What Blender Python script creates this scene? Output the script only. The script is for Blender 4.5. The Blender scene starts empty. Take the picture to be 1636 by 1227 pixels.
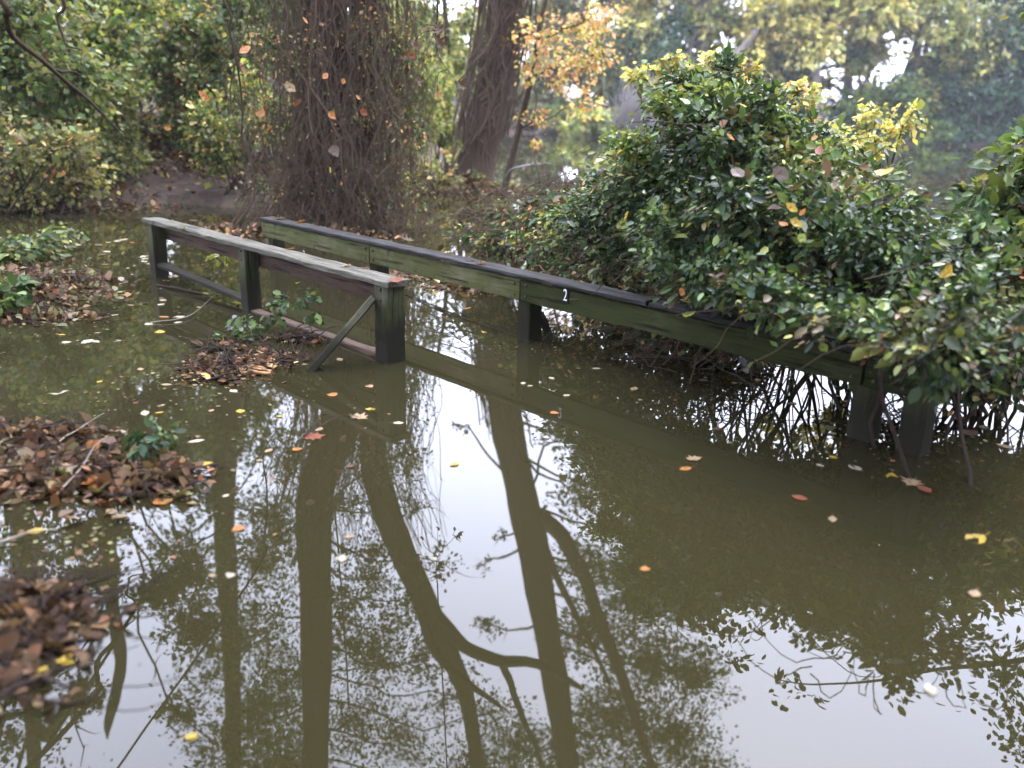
import bpy, math, random
import numpy as np
from mathutils import Matrix, Vector
random.seed(7)
rng = np.random.default_rng(7)
R_ = math.radians
scene = bpy.context.scene
col = scene.collection

# ------------------------------------------------------------------ camera
F_PX, CX, CY = 1400.0, 818.0, 613.5
CAM = Vector((0, 0, 1.6))
ROT = Matrix.Rotation(R_(90 - 17.4), 3, 'X') @ Matrix.Rotation(R_(1.5), 3, 'Z')
cam_d = bpy.data.cameras.new('camera')
cam_d.sensor_width = 36
cam_d.lens = 36 * F_PX / 1636
cam_d.clip_end = 2000
cam_d.dof.use_dof = True
cam_d.dof.focus_distance = 6.2
cam_d.dof.aperture_fstop = 1.2
cam = bpy.data.objects.new('camera', cam_d)
cam.matrix_world = Matrix.Translation(CAM) @ ROT.to_4x4()
col.objects.link(cam)
scene.camera = cam

# ------------------------------------------------------------------ sky, sun, exposure
SUN_EL, SUN_AZ = 55, 20
w = bpy.data.worlds.new('World')
scene.world = w
w.use_nodes = True
nt = w.node_tree
nt.nodes.clear()
wo = nt.nodes.new('ShaderNodeOutputWorld')
bg = nt.nodes.new('ShaderNodeBackground')
sky = nt.nodes.new('ShaderNodeTexSky')
sky.sky_type = 'NISHITA'
sky.sun_disc = False
sky.sun_elevation = R_(SUN_EL)
sky.sun_rotation = R_(SUN_AZ)
sky.dust_density = 4
hs = nt.nodes.new('ShaderNodeHueSaturation')
hs.inputs['Saturation'].default_value = 0.3
nt.links.new(sky.outputs[0], hs.inputs['Color'])
tc = nt.nodes.new('ShaderNodeTexCoord')
sp = nt.nodes.new('ShaderNodeSeparateXYZ')
nt.links.new(tc.outputs['Generated'], sp.inputs[0])
mr = nt.nodes.new('ShaderNodeMapRange')          # overcast sky: brighter towards the zenith
mr.inputs['From Min'].default_value = 0
mr.inputs['From Max'].default_value = 1
mr.inputs['To Min'].default_value = 0.42
mr.inputs['To Max'].default_value = 1.35
nt.links.new(sp.outputs['Z'], mr.inputs['Value'])
oc = nt.nodes.new('ShaderNodeVectorMath'); oc.operation = 'SCALE'
oc.inputs[0].default_value = (8.9, 9.6, 12.6)
nt.links.new(mr.outputs[0], oc.inputs['Scale'])
mx = nt.nodes.new('ShaderNodeMix'); mx.data_type = 'RGBA'
mx.inputs[0].default_value = 0.8
nt.links.new(hs.outputs[0], mx.inputs[6])
nt.links.new(oc.outputs[0], mx.inputs[7])
nt.links.new(mx.outputs[2], bg.inputs[0])
bg.inputs[1].default_value = 0.12
nt.links.new(bg.outputs[0], wo.inputs[0])

sun_d = bpy.data.lights.new('sun', 'SUN')
sun_d.energy = 0.6
sun_d.angle = R_(25)
sun_d.color = (1, 0.96, 0.9)
sun = bpy.data.objects.new('sun', sun_d)
d_sun = Vector((math.sin(R_(SUN_AZ)) * math.cos(R_(SUN_EL)), math.cos(R_(SUN_AZ)) * math.cos(R_(SUN_EL)), math.sin(R_(SUN_EL))))
sun.rotation_euler = d_sun.to_track_quat('Z', 'Y').to_euler()
col.objects.link(sun)
vs = scene.view_settings
vs.view_transform = 'Standard'
vs.look = 'None'
vs.exposure = 3.3
vs.gamma = 1
scene.render.engine = 'CYCLES'
cy = scene.cycles
cy.max_bounces = 7
cy.diffuse_bounces = 3
cy.glossy_bounces = 3
cy.transmission_bounces = 3
cy.transparent_max_bounces = 4
cy.volume_bounces = 1
cy.use_denoising = True
cy.caustics_reflective = False
cy.caustics_refractive = False
cy.sample_clamp_indirect = 12

# ------------------------------------------------------------------ placing helpers
def ray(x, y):
    return ROT @ Vector(((x - CX) / F_PX, (CY - y) / F_PX, -1))
def at(x, y, Y):
    """point of the place at distance Y seen there"""
    d = ray(x, y)
    return CAM + d * (Y / d.y)
def mir(x, y, Y):
    """point at distance Y whose mirror image in the water is seen there"""
    p = at(x, y, Y)
    return Vector((p.x, p.y, -p.z))
def gnd(x, y, z=0.0):
    d = ray(x, y)
    return CAM + d * ((z - CAM.z) / d.z)

# ------------------------------------------------------------------ object helpers
def tag(o, label=None, cat=None, group=None, kind=None):
    if label: o['label'] = label
    if cat: o['category'] = cat
    if group: o['group'] = group
    if kind: o['kind'] = kind
    return o
def empty(name, loc, label=None, cat=None, group=None):
    o = bpy.data.objects.new(name, None)
    o.location = loc
    o.empty_display_size = 0.1
    col.objects.link(o)
    return tag(o, label, cat, group)
def link(name, me, mat=None, parent=None, world=None):
    o = bpy.data.objects.new(name, me)
    if mat and len(me.materials) == 0:
        me.materials.append(mat)
    col.objects.link(o)
    if parent is not None:
        o.parent = parent
        pw = parent_world(parent)
        o.matrix_basis = pw.inverted() @ (world or Matrix.Identity(4))
    elif world is not None:
        o.matrix_basis = world
    return o
def parent_world(p):
    m = p.matrix_basis.copy() if p.type != 'EMPTY' else Matrix.LocRotScale(p.location, p.rotation_euler, p.scale)
    if p.parent is not None:
        return parent_world(p.parent) @ m
    return m

class MB:
    def __init__(s):
        s.v, s.f, s.n = [], [], 0
    def add(s, v, f):
        v = np.asarray(v, float)
        s.v.append(v)
        s.f.append(np.asarray(f) + s.n)
        s.n += len(v)
    def tube(s, P, R, sides=6):
        P = np.asarray([tuple(p) for p in P], float)
        R = np.broadcast_to(np.asarray(R, float), (len(P),))
        T = np.gradient(P, axis=0)
        T /= np.linalg.norm(T, axis=1, keepdims=True) + 1e-9
        ref = np.array([0.31, 0.95, 0.08]) if abs(T[:, 2]).mean() > 0.5 else np.array([0.05, 0.1, 1.0])
        A = np.cross(T, ref); A /= np.linalg.norm(A, axis=1, keepdims=True) + 1e-9
        B = np.cross(T, A)
        a = np.linspace(0, 2 * np.pi, sides, endpoint=False)
        ring = P[:, None] + R[:, None, None] * (np.cos(a)[None, :, None] * A[:, None] + np.sin(a)[None, :, None] * B[:, None])
        v = ring.reshape(-1, 3)
        m = len(P)
        i = np.arange(m - 1)[:, None] * sides
        j = np.arange(sides)[None, :]
        k = (j + 1) % sides
        f = np.stack([i + j, i + k, i + sides + k, i + sides + j], -1).reshape(-1, 4)
        s.add(v, f)
    def build(s, name, mat, parent=None, smooth=True):
        v = np.concatenate(s.v); f = np.concatenate(s.f)
        me = quad_mesh(name, v, f, smooth)
        return link(name, me, mat, parent)

def quad_mesh(name, v, f, smooth=False, tint=None):
    me = bpy.data.meshes.new(name)
    k = f.shape[1]
    me.vertices.add(len(v)); me.vertices.foreach_set('co', np.ascontiguousarray(v, np.float32).ravel())
    me.loops.add(f.size); me.loops.foreach_set('vertex_index', np.ascontiguousarray(f, np.int32).ravel())
    me.polygons.add(len(f))
    me.polygons.foreach_set('loop_start', np.arange(0, f.size, k, dtype=np.int32))
    me.polygons.foreach_set('loop_total', np.full(len(f), k, np.int32))
    if smooth:
        me.polygons.foreach_set('use_smooth', np.ones(len(f), bool))
    if tint is not None:
        at_ = me.attributes.new('tint', 'FLOAT_COLOR', 'FACE')
        at_.data.foreach_set('color', np.concatenate([tint, np.ones((len(tint), 1))], 1).astype(np.float32).ravel())
    me.update(calc_edges=True)
    return me

def curve(pts, n=24, wob=0.0):
    """smooth path through points (Catmull-Rom) with a little wander"""
    P = np.array([tuple(p) for p in pts], float)
    if len(P) == 2:
        P = np.array([P[0], (P[0] + P[1]) / 2, P[1]])
    Q = np.vstack([2 * P[0] - P[1], P, 2 * P[-1] - P[-2]])
    t = np.linspace(0, len(P) - 1 - 1e-6, n)
    i = t.astype(int); u = (t - i)[:, None]
    a, b, c, d = Q[i], Q[i + 1], Q[i + 2], Q[i + 3]
    C = 0.5 * (2 * b + (c - a) * u + (2 * a - 5 * b + 4 * c - d) * u ** 2 + (3 * b - a - 3 * c + d) * u ** 3)
    if wob:
        ph = rng.uniform(0, 6.28, (3, 2)); s = np.linspace(0, 1, n)
        for k in range(3):
            C[:, k] += wob * (np.sin(s * 9 + ph[k, 0]) * .6 + np.sin(s * 23 + ph[k, 1]) * .3) * np.minimum(1, s * 5)
    return C

# ------------------------------------------------------------------ materials
def newmat(name):
    m = bpy.data.materials.new(name)
    m.use_nodes = True
    return m, m.node_tree, m.node_tree.nodes['Principled BSDF']
def ramp(nt, stops, src):
    r = nt.nodes.new('ShaderNodeValToRGB')
    e = r.color_ramp.elements
    while len(e) < len(stops): e.new(0.5)
    for k, (p, c) in enumerate(stops):
        e[k].position = p; e[k].color = (*c, 1)
    nt.links.new(src, r.inputs[0])
    return r.outputs[0]
def noise(nt, scale, detail=4, rough=0.6, vec=None, stretch=None, coord='Object'):
    n = nt.nodes.new('ShaderNodeTexNoise')
    n.inputs['Scale'].default_value = scale
    n.inputs['Detail'].default_value = detail
    n.inputs['Roughness'].default_value = rough
    t = nt.nodes.new('ShaderNodeTexCoord')
    src = t.outputs[coord]
    if coord == 'World':
        pass
    if stretch:
        mp = nt.nodes.new('ShaderNodeMapping')
        mp.inputs['Scale'].default_value = stretch
        nt.links.new(src, mp.inputs[0]); src = mp.outputs[0]
    nt.links.new(src, n.inputs['Vector'])
    return n.outputs['Fac']
def mixc(nt, fac, a, b, mode='MIX'):
    m = nt.nodes.new('ShaderNodeMix'); m.data_type = 'RGBA'; m.blend_type = mode
    for sock, val in ((m.inputs[0], fac), (m.inputs[6], a), (m.inputs[7], b)):
        if hasattr(val, 'is_output'): nt.links.new(val, sock)
        elif isinstance(val, (int, float)): sock.default_value = val
        else: sock.default_value = (*val, 1)
    return m.outputs[2]
def bump(nt, b, h, strength, dist):
    n = nt.nodes.new('ShaderNodeBump')
    n.inputs['Strength'].default_value = strength
    n.inputs['Distance'].default_value = dist
    nt.links.new(h, n.inputs['Height'])
    nt.links.new(n.outputs[0], b.inputs['Normal'])

def leaf_material(name, rough=0.45, transl=0.35, colour=None, spec=0.14):
    m, nt, b = newmat(name)
    if colour is None:
        a = nt.nodes.new('ShaderNodeAttribute'); a.attribute_name = 'tint'
        base = a.outputs['Color']
    else:
        n = noise(nt, 28, 4)
        base = ramp(nt, [(0.30, tuple(c * .5 for c in colour)), (0.5, colour), (0.72, tuple(min(1, c * 1.2) for c in colour))], n)
        n5 = noise(nt, 3.5, 5, .65)
        base = mixc(nt, ramp(nt, [(.5, (0, 0, 0)), (.66, (.85, .85, .85))], n5), base, (.07, .035, .018))
    nt.links.new(base, b.inputs['Base Color'])
    b.inputs['Roughness'].default_value = rough
    b.inputs['Specular IOR Level'].default_value = spec
    tr = nt.nodes.new('ShaderNodeBsdfTranslucent')
    c2 = mixc(nt, 1.0, base, (1.25, 1.25, 0.7), 'MULTIPLY')
    nt.links.new(c2, tr.inputs[0])
    ms = nt.nodes.new('ShaderNodeMixShader'); ms.inputs[0].default_value = transl
    nt.links.new(b.outputs[0], ms.inputs[1]); nt.links.new(tr.outputs[0], ms.inputs[2])
    nt.links.new(ms.outputs[0], nt.nodes['Material Output'].inputs['Surface'])
    return m
LEAF = leaf_material('leaf')
LEAF_GLOSSY = leaf_material('glossy_leaf', 0.36, 0.25, None, 0.24)
DEAD = leaf_material('dead_leaf', 0.6, 0.12, None, 0.07)

def bark_material(name, dark, light, sc=6):
    m, nt, b = newmat(name)
    n1 = noise(nt, sc, 8, 0.7, stretch=(3, 3, 0.45))
    n2 = noise(nt, 1.3, 4, 0.6)
    c = ramp(nt, [(0.3, dark), (0.7, light)], n1)
    c = mixc(nt, n2, c, tuple(x * 0.7 + 0.01 for x in light))
    nt.links.new(c, b.inputs['Base Color'])
    b.inputs['Roughness'].default_value = 0.85
    b.inputs['Specular IOR Level'].default_value = 0.06
    bump(nt, b, n1, 0.9, 0.05)
    return m
BARK = bark_material('bark', (0.016, 0.011, 0.007), (0.072, 0.048, 0.030))
BARK_PALE = bark_material('pale_bark', (0.07, 0.06, 0.05), (0.2, 0.17, 0.15))
VINE = bark_material('vine_bark', (0.034, 0.024, 0.015), (0.16, 0.112, 0.072), 30)
TWIG = bark_material('twig_bark', (0.02, 0.014, 0.011), (0.075, 0.052, 0.040), 40)
TWIG_GREY = bark_material('grey_twig', (0.22, 0.19, 0.19), (0.42, 0.38, 0.37), 40)
STICK_PALE = bark_material('bleached_stick', (0.22, 0.18, 0.14), (0.5, 0.44, 0.36), 40)

def wood_material(name, dark, mid, light, moss=None, moss_amt=0.5, wet=True):
    m, nt, b = newmat(name)
    g = noise(nt, 9, 10, 0.75, stretch=(0.35, 6, 6))
    c = ramp(nt, [(0.28, dark), (0.5, mid), (0.74, light)], g)
    bl = noise(nt, 3.2, 5, 0.65, stretch=(0.6, 1, 1))
    if moss:
        f = ramp(nt, [(0.62 - moss_amt * .5, (0, 0, 0)), (0.80 - moss_amt * .5, (1, 1, 1))], bl)
        gm = ramp(nt, [(0.3, tuple(x * .5 for x in moss)), (0.7, moss)], g)
        c = mixc(nt, f, c, gm)
    ck = noise(nt, 26, 5, 0.6, stretch=(0.06, 1.6, 1.6))          # fine drying cracks along the grain
    c = mixc(nt, ramp(nt, [(0.36, (.9, .9, .9)), (0.44, (0, 0, 0))], ck), c, tuple(x * .25 for x in dark))
    st = noise(nt, 5.5, 6, 0.7, stretch=(1, 0.5, 0.5))           # black mildew blotches
    f2 = ramp(nt, [(0.58, (0, 0, 0)), (0.68, (.8, .8, .8))], st)
    c = mixc(nt, f2, c, (0.02, 0.018, 0.014))
    if wet:                                                       # water stain above the waterline
        geo = nt.nodes.new('ShaderNodeNewGeometry')
        s_ = nt.nodes.new('ShaderNodeSeparateXYZ'); nt.links.new(geo.outputs['Position'], s_.inputs[0])
        ad = nt.nodes.new('ShaderNodeMath'); ad.operation = 'MULTIPLY_ADD'
        nt.links.new(bl, ad.inputs[0]); ad.inputs[1].default_value = -0.3; nt.links.new(s_.outputs['Z'], ad.inputs[2])
        f3 = ramp(nt, [(0.0, (.85, .85, .85)), (0.14, (0, 0, 0))], ad.outputs[0])
        c = mixc(nt, f3, c, (0.013, 0.011, 0.008))
    nt.links.new(c, b.inputs['Base Color'])
    b.inputs['Roughness'].default_value = 0.75
    b.inputs['Specular IOR Level'].default_value = 0.08
    bump(nt, b, g, 0.9, 0.008)
    return m
W_POST = wood_material('weathered_post', (0.02, 0.018, 0.012), (0.07, 0.065, 0.045), (0.17, 0.16, 0.12), (0.05, 0.054, 0.022), 0.45)
W_CAP = wood_material('weathered_cap', (0.026, 0.023, 0.018), (0.085, 0.078, 0.060), (0.175, 0.162, 0.132), (0.075, 0.078, 0.045), 0.25, False)
W_CAP_DARK = wood_material('blackened_cap', (0.009, 0.008, 0.008), (0.024, 0.022, 0.02), (0.075, 0.07, 0.065), None, 0, False)
W_MOSS_SHADE = wood_material('shaded_algae_board', (0.018, 0.018, 0.008), (0.042, 0.042, 0.019), (0.07, 0.07, 0.034), (0.03, 0.037, 0.010), 0.6, False)  # algae board with the shade of the bush darkened into its colour
W_MOSS_DEEP_SHADE = wood_material('deep_shade_algae_board', (0.010, 0.010, 0.005), (0.022, 0.022, 0.010), (0.04, 0.042, 0.018), (0.02, 0.026, 0.007), 0.5, False)  # same algae board, deepest shade under the bush put into the colour
W_BROWN = wood_material('brown_board', (0.035, 0.024, 0.017), (0.075, 0.052, 0.038), (0.12, 0.085, 0.065), None, 0, False)
W_MOSS = wood_material('algae_board', (0.05, 0.046, 0.024), (0.11, 0.106, 0.055), (0.17, 0.165, 0.095), (0.085, 0.09, 0.030), 0.5, False)

def water_material():
    m, nt, b = newmat('muddy_water')
    big = noise(nt, 0.22, 3, 0.5)
    c = ramp(nt, [(0.3, (0.0138, 0.0120, 0.0048)), (0.7, (0.0172, 0.0150, 0.0064))], big)
    nt.links.new(c, b.inputs['Base Color'])
    b.inputs['Roughness'].default_value = 0.012
    b.inputs['IOR'].default_value = 1.36
    n1 = noise(nt, 2.2, 2, 0.5, stretch=(1, 0.5, 1))
    n2 = noise(nt, 9, 2, 0.5)
    ad = nt.nodes.new('ShaderNodeMath'); ad.operation = 'MULTIPLY_ADD'
    nt.links.new(n2, ad.inputs[0]); ad.inputs[1].default_value = 0.03; nt.links.new(n1, ad.inputs[2])
    bump(nt, b, ad.outputs[0], 0.05, 0.012)
    return m
def mud_material():
    m, nt, b = newmat('leafy_mud')
    n1 = noise(nt, 1.1, 6, 0.6)
    n2 = noise(nt, 14, 6, 0.7)
    vo = nt.nodes.new('ShaderNodeTexVoronoi'); vo.inputs['Scale'].default_value = 9
    tc = nt.nodes.new('ShaderNodeTexCoord'); nt.links.new(tc.outputs['Object'], vo.inputs['Vector'])
    lc = ramp(nt, [(0.1, (0.02, 0.014, 0.010)), (0.4, (0.045, 0.028, 0.02)), (0.75, (0.085, 0.056, 0.042)), (0.95, (0.04, 0.042, 0.02))], vo.outputs['Color'])
    mc = ramp(nt, [(0.3, (0.022, 0.016, 0.011)), (0.7, (0.06, 0.045, 0.034))], n2)
    f = ramp(nt, [(0.4, (0.2, 0.2, 0.2)), (0.6, (0.9, 0.9, 0.9))], n1)
    nt.links.new(mixc(nt, f, mc, lc), b.inputs['Base Color'])
    b.inputs['Roughness'].default_value = 0.8
    b.inputs['Specular IOR Level'].default_value = 0.15
    bump(nt, b, n2, 0.8, 0.05)
    return m

# ------------------------------------------------------------------ terrain and water
def sstep(a, b, x):
    t = np.clip((x - a) / (b - a), 0, 1)
    return t * t * (3 - 2 * t)
def hump(X, Y, p, q, wd, h):
    """long low mound from p to q, height h above water, dying to the bed at half-width wd"""
    p, q = np.array(p[:2], float), np.array(q[:2], float)
    L = q - p
    t = np.clip(((X - p[0]) * L[0] + (Y - p[1]) * L[1]) / (L @ L + 1e-9), 0, 1)
    d = np.hypot(X - p[0] - t * L[0], Y - p[1] - t * L[1])
    return (h + 0.5) * np.exp(-(d / wd) ** 2 * 1.4) - 0.5
def wig(X, Y):
    return (np.sin(X * 1.7 + 1.3 * np.sin(Y * 1.1)) * np.cos(Y * 1.9 + np.sin(X * 2.3)) * 0.5
            + 0.3 * np.sin(X * 4.1 + Y * 2.7) * np.cos(Y * 3.7 - X * 1.9))
G = {k: gnd(*v) for k, v in dict(a=(-160, 760), b=(150, 775), c=(-200, 1160), d=(30, 1040), e=(-150, 470), f=(30, 470),
     g=(330, 610), h=(480, 570)).items()}
def height(X, Y):
    X = np.asarray(X, float); Y = np.asarray(Y, float)
    n = wig(X, Y)
    z = np.full(np.broadcast(X, Y).shape, -0.55)
    # left and back bank, rising away from the water
    edge = 13.2 + 1.9 * np.clip(X + 4.2, 0, 40) ** 1.1 - 0.25 * np.clip(-X - 6, 0, 30) + 0.7 * np.sin(X * .9)
    back = -0.5 + 0.62 * sstep(-0.6, 0.8, Y - edge + .3 * n) + np.clip(Y - edge - .3, 0, 30) * (.02 + .07 * sstep(-2, -7, X)) + np.clip(-X - 4.0, 0, 40) * 0.14 * sstep(0, 4, Y - edge)
    z = np.maximum(z, -0.55 + (back + .55) * sstep(-0.8, -3.2, X + .02 * Y))
    z = np.maximum(z, hump(X, Y, (-6.0, 16.5), (-0.9, 18.7), 1.4, 0.12 + .1 * n))        # spit with the leaning tree
    z = np.maximum(z, hump(X, Y, (-2.9, 11.9), (-2.2, 11.9), 1.1, 0.08 + .05 * n))      # foot of the vine tree
    z = np.maximum(z, hump(X, Y, (0.8, 9.0), (3.4, 6.6), 0.9, 0.05 + .05 * n))          # under the bush
    z = np.maximum(z, hump(X, Y, (3.4, 6.6), (7, 5.4), 1.0, 0.07 + .05 * n))
    z = np.maximum(z, hump(X, Y, G['a'], G['b'], 0.42, 0.008 + .035 * n))
    z = np.maximum(z, hump(X, Y, G['c'], G['d'], 0.30, 0.008 + .03 * n))
    z = np.maximum(z, hump(X, Y, G['e'], G['f'], 0.8, 0.03 + .05 * n))
    z = np.maximum(z, -0.5 + 0.9 * sstep(61, 66, Y + 2 * n + 0.08 * X) + np.clip(Y - 66, 0, 100) * 0.04)   # far bank
    z = np.maximum(z, -0.5 + 0.8 * sstep(-3.2, -6, Y))                                  # behind the viewer
    return z
def axis(segs):
    out = []
    for a, b, s in segs:
        out.append(np.arange(a, b, s))
    out.append([segs[-1][1]])
    return np.concatenate(out)
gx = axis([(-220, -40, 12), (-40, -9, 0.7), (-9, 8, 0.14), (8, 30, 0.8), (30, 220, 12)])
gy = axis([(-60, -4, 4), (-4, 20, 0.14), (20, 34, 0.7), (34, 80, 2), (80, 400, 20)])
XX, YY = np.meshgrid(gx, gy)
ZZ = height(XX, YY) + 0.02 * wig(XX * 5, YY * 5) * (XX > -30)
idx = np.arange(XX.size).reshape(XX.shape)
fc = np.stack([idx[:-1, :-1], idx[:-1, 1:], idx[1:, 1:], idx[1:, :-1]], -1).reshape(-1, 4)
ground = link('ground', quad_mesh('ground', np.stack([XX, YY, ZZ], -1).reshape(-1, 3), fc, True), mud_material())
tag(ground, kind='structure')
wm = bpy.data.meshes.new('water')
wm.from_pydata([(-220, -60, 0), (220, -60, 0), (220, 400, 0), (-220, 400, 0)], [], [(0, 1, 2, 3)])
water = link('water', wm, water_material())
tag(water, kind='structure')

# ------------------------------------------------------------------ leaves
SHAPES = {
    'tri': (np.array([[0, 0, 0], [.55, .42, .05], [1, -.12, 0]]), np.array([[0, 1, 2]])),
    'diamond': (np.array([[0, 0, 0], [.45, .36, .07], [1, 0, 0], [.45, -.36, .07]]), np.array([[0, 3, 2, 1]])),
    'oval': (np.array([[0, 0, 0], [.28, .27, .07], [.68, .26, .07], [1, 0, -.06], [.68, -.26, .07], [.28, -.27, .07]]),
             np.array([[0, 3, 2, 1], [0, 5, 4, 3]])),
}
PAL = {
    'green': [(.05, .095, .022), (.075, .13, .03), (.035, .075, .02), (.11, .16, .04)],
    'dark': [(.022, .048, .018), (.035, .07, .025), (.05, .085, .03), (.03, .06, .03)],
    'fresh': [(.12, .19, .03), (.17, .24, .045), (.09, .15, .03), (.24, .28, .05)],
    'yellowgreen': [(.24, .26, .05), (.32, .31, .06), (.17, .21, .045), (.42, .36, .07)],
    'yellow': [(.52, .42, .06), (.45, .40, .09), (.6, .48, .12), (.36, .36, .07)],
    'orange': [(.46, .22, .06), (.55, .30, .08), (.40, .15, .05), (.5, .36, .1)],
    'olive': [(.13, .14, .045), (.17, .17, .06), (.10, .115, .04), (.21, .19, .07)],
    'blue': [(.03, .065, .035), (.045, .09, .05), (.06, .11, .055), (.025, .05, .03)],
    'brown': [(.13, .07, .045), (.19, .11, .07), (.09, .05, .035), (.26, .15, .10)],
    'litter': [(.16, .09, .06), (.26, .15, .10), (.10, .06, .045), (.38, .25, .15), (.30, .12, .06), (.34, .30, .26), (.2, .14, .12)],
    'greyleaf': [(.28, .24, .24), (.22, .18, .18)],
}
PSC = {'green': .85, 'dark': .7, 'fresh': .85, 'yellowgreen': .8, 'yellow': .95, 'orange': 1.1, 'olive': .8, 'blue': .95, 'brown': .55, 'litter': .42, 'greyleaf': .6}
def palette(spec):
    cols, wts = [], []
    for name, wt in spec:
        for c in PAL[name]:
            g_ = sum(c) / 3 * .18                            # slightly dulled autumn colour
            c = tuple((x * .82 + g_) * PSC[name] for x in c)
            if name in ('litter', 'brown'): c = (c[0] * 1.02, c[1] * .95, c[2] * .68)
            cols.append(c); wts.append(wt / len(PAL[name]))
    wts = np.array(wts)
    return np.array(cols), wts / wts.sum()
def unit(n):
    v = rng.normal(size=(n, 3))
    return v / np.linalg.norm(v, axis=1, keepdims=True)
def leaves_mesh(name, pos, size, tint, shape='diamond', droop=0.4, up=0.35, width=1.0, dirs=None, flat=False):
    n = len(pos)
    d = unit(n) if dirs is None else dirs + 0.6 * unit(n)
    d[:, 2] -= droop
    if flat: d[:, 2] *= 0.15
    d /= np.linalg.norm(d, axis=1, keepdims=True) + 1e-9
    nn = unit(n); nn[:, 2] = np.abs(nn[:, 2]) + up
    if flat: nn[:, 2] += 3
    s = np.cross(nn, d); s /= np.linalg.norm(s, axis=1, keepdims=True) + 1e-9
    nn = np.cross(d, s)
    T, Fc = SHAPES[shape]
    size = np.asarray(size)
    v = pos[:, None] + size[:, None, None] * (T[None, :, 0:1] * d[:, None] + width * T[None, :, 1:2] * s[:, None] + T[None, :, 2:3] * nn[:, None])
    k = len(T)
    f = (np.arange(n)[:, None, None] * k + Fc[None]).reshape(-1, Fc.shape[1])
    tt = np.repeat(tint, len(Fc), axis=0)
    return quad_mesh(name, v.reshape(-1, 3), f, False, np.clip(tt, 0, 0.9))
def pick(spec, n, groups=None, jit=0.18):
    cols, wts = palette(spec)
    if groups is None:
        c = cols[rng.choice(len(cols), n, p=wts)]
    else:
        g = rng.choice(len(cols), groups.max() + 1, p=wts)
        own = rng.random(n) < 0.4
        c = np.where(own[:, None], cols[rng.choice(len(cols), n, p=wts)], cols[g[groups]])
    return c * (1 + jit * rng.normal(size=(n, 1))).clip(.4, 1.7) * (1 + .06 * rng.normal(size=(n, 3)))
def cloud(clumps, total, per=14, shell=0.35, spread=0.10):
    """leaf positions on twigs inside ellipsoid clumps; returns pos, group, twig lines, out dirs"""
    vol = np.array([c[1][0] * c[1][1] * c[1][2] * (c[2] if len(c) > 2 else 1) for c in clumps]) ** 0.8
    vol /= vol.sum()
    P, Gp, D, lines, g = [], [], [], [], 0
    for (c, r, *_), share in zip(clumps, vol):
        nt_ = max(3, int(total * share / per))
        c = np.array(tuple(c)); r = np.array(r)
        e = unit(nt_) * (rng.random((nt_, 1)) ** shell)
        tip = c + e * r
        root = c + e * r * rng.uniform(0.25, 0.6, (nt_, 1)) + rng.normal(size=(nt_, 3)) * r * 0.12
        u = rng.random((nt_, per)) ** 0.8
        p = root[:, None] + (tip - root)[:, None] * u[..., None]
        ln = np.linalg.norm(tip - root, axis=1)[:, None, None]
        p = p + rng.normal(size=p.shape) * (spread * ln + 0.01)
        P.append(p.reshape(-1, 3)); Gp.append(np.repeat(np.arange(g, g + nt_), per)); g += nt_
        dd = (tip - root) / (np.linalg.norm(tip - root, axis=1, keepdims=True) + 1e-9)
        D.append(np.repeat(dd, per, axis=0))
        lines.append((root, tip, np.broadcast_to(c, root.shape)))
    return np.concatenate(P), np.concatenate(Gp), lines, np.concatenate(D)
def foliage(name, clumps, total, size, spec, mat=None, parent=None, shape='diamond', droop=0.4, zmin=0.03, per=14,
            shell=0.35, spread=0.10, twigs=0, twig_r=0.01, twig_mat=None, stuff=True, width=1.0, mb=None, patch=False):
    P, Gp, lines, D = cloud(clumps, total, per, shell, spread)
    ok = P[:, 2] > np.maximum(height(P[:, 0], P[:, 1]), 0) + zmin
    P, Gp, D = P[ok], Gp[ok], D[ok]
    if not len(P): raise ValueError('empty foliage ' + name)
    sz = size * rng.lognormal(0, 0.28 if not patch else .4, len(P))
    tn = pick(spec, len(P), Gp)
    if patch:                                            # patches of paler, yellower and dead growth
        f_ = np.sin(P[:, 0] * 3.1 + 1.7 * np.sin(P[:, 2] * 4.3)) * np.sin(P[:, 2] * 3.7 + P[:, 1] * 2.2 + 1.1)
        tn = tn * (1 + .38 * f_[:, None] + .25 * rng.normal(size=(len(P), 1)).clip(-1.5, 2)).clip(.35, 2)
        tn[:, 0] *= 1 + .55 * f_.clip(0, 1)
        dead = rng.random(Gp.max() + 1)[Gp] < .03
        tn[dead] = tn[dead] * .3 + np.array([.085, .05, .03])
        keep = ~((np.sin(P[:, 0] * 5.3 + P[:, 1]) * np.sin(P[:, 2] * 6.1 + 2 * P[:, 0]) > .55) & (rng.random(len(P)) < .75))
        P, Gp, D, sz, tn = P[keep], Gp[keep], D[keep], sz[keep], tn[keep]
    me = leaves_mesh(name, P, sz, tn, shape, droop, dirs=D, width=width)
    o = link(name, me, mat or LEAF, parent)
    if stuff: o['kind'] = 'stuff'
    if twigs:
        own = mb is None
        mb = mb or MB()
        R0 = np.concatenate([l[0] for l in lines]); T0 = np.concatenate([l[1] for l in lines]); C0 = np.concatenate([l[2] for l in lines])
        sel = rng.choice(len(R0), min(twigs, len(R0)), replace=False)
        for i in sel:
            a, m_, b = C0[i], R0[i], T0[i]
            if min(a[2], b[2]) < 0: continue
            bend = rng.normal(size=3) * np.linalg.norm(b - a) * 0.07
            mb.tube([a, (a + m_) / 2 + bend, m_, (m_ + b) / 2 - bend * .5, b], [twig_r, twig_r * .8, twig_r * .6, twig_r * .4, twig_r * .15], 3)
        if own:
            t = mb.build('twigs', twig_mat or TWIG, parent)
            t['kind'] = 'stuff'
    return o

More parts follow.
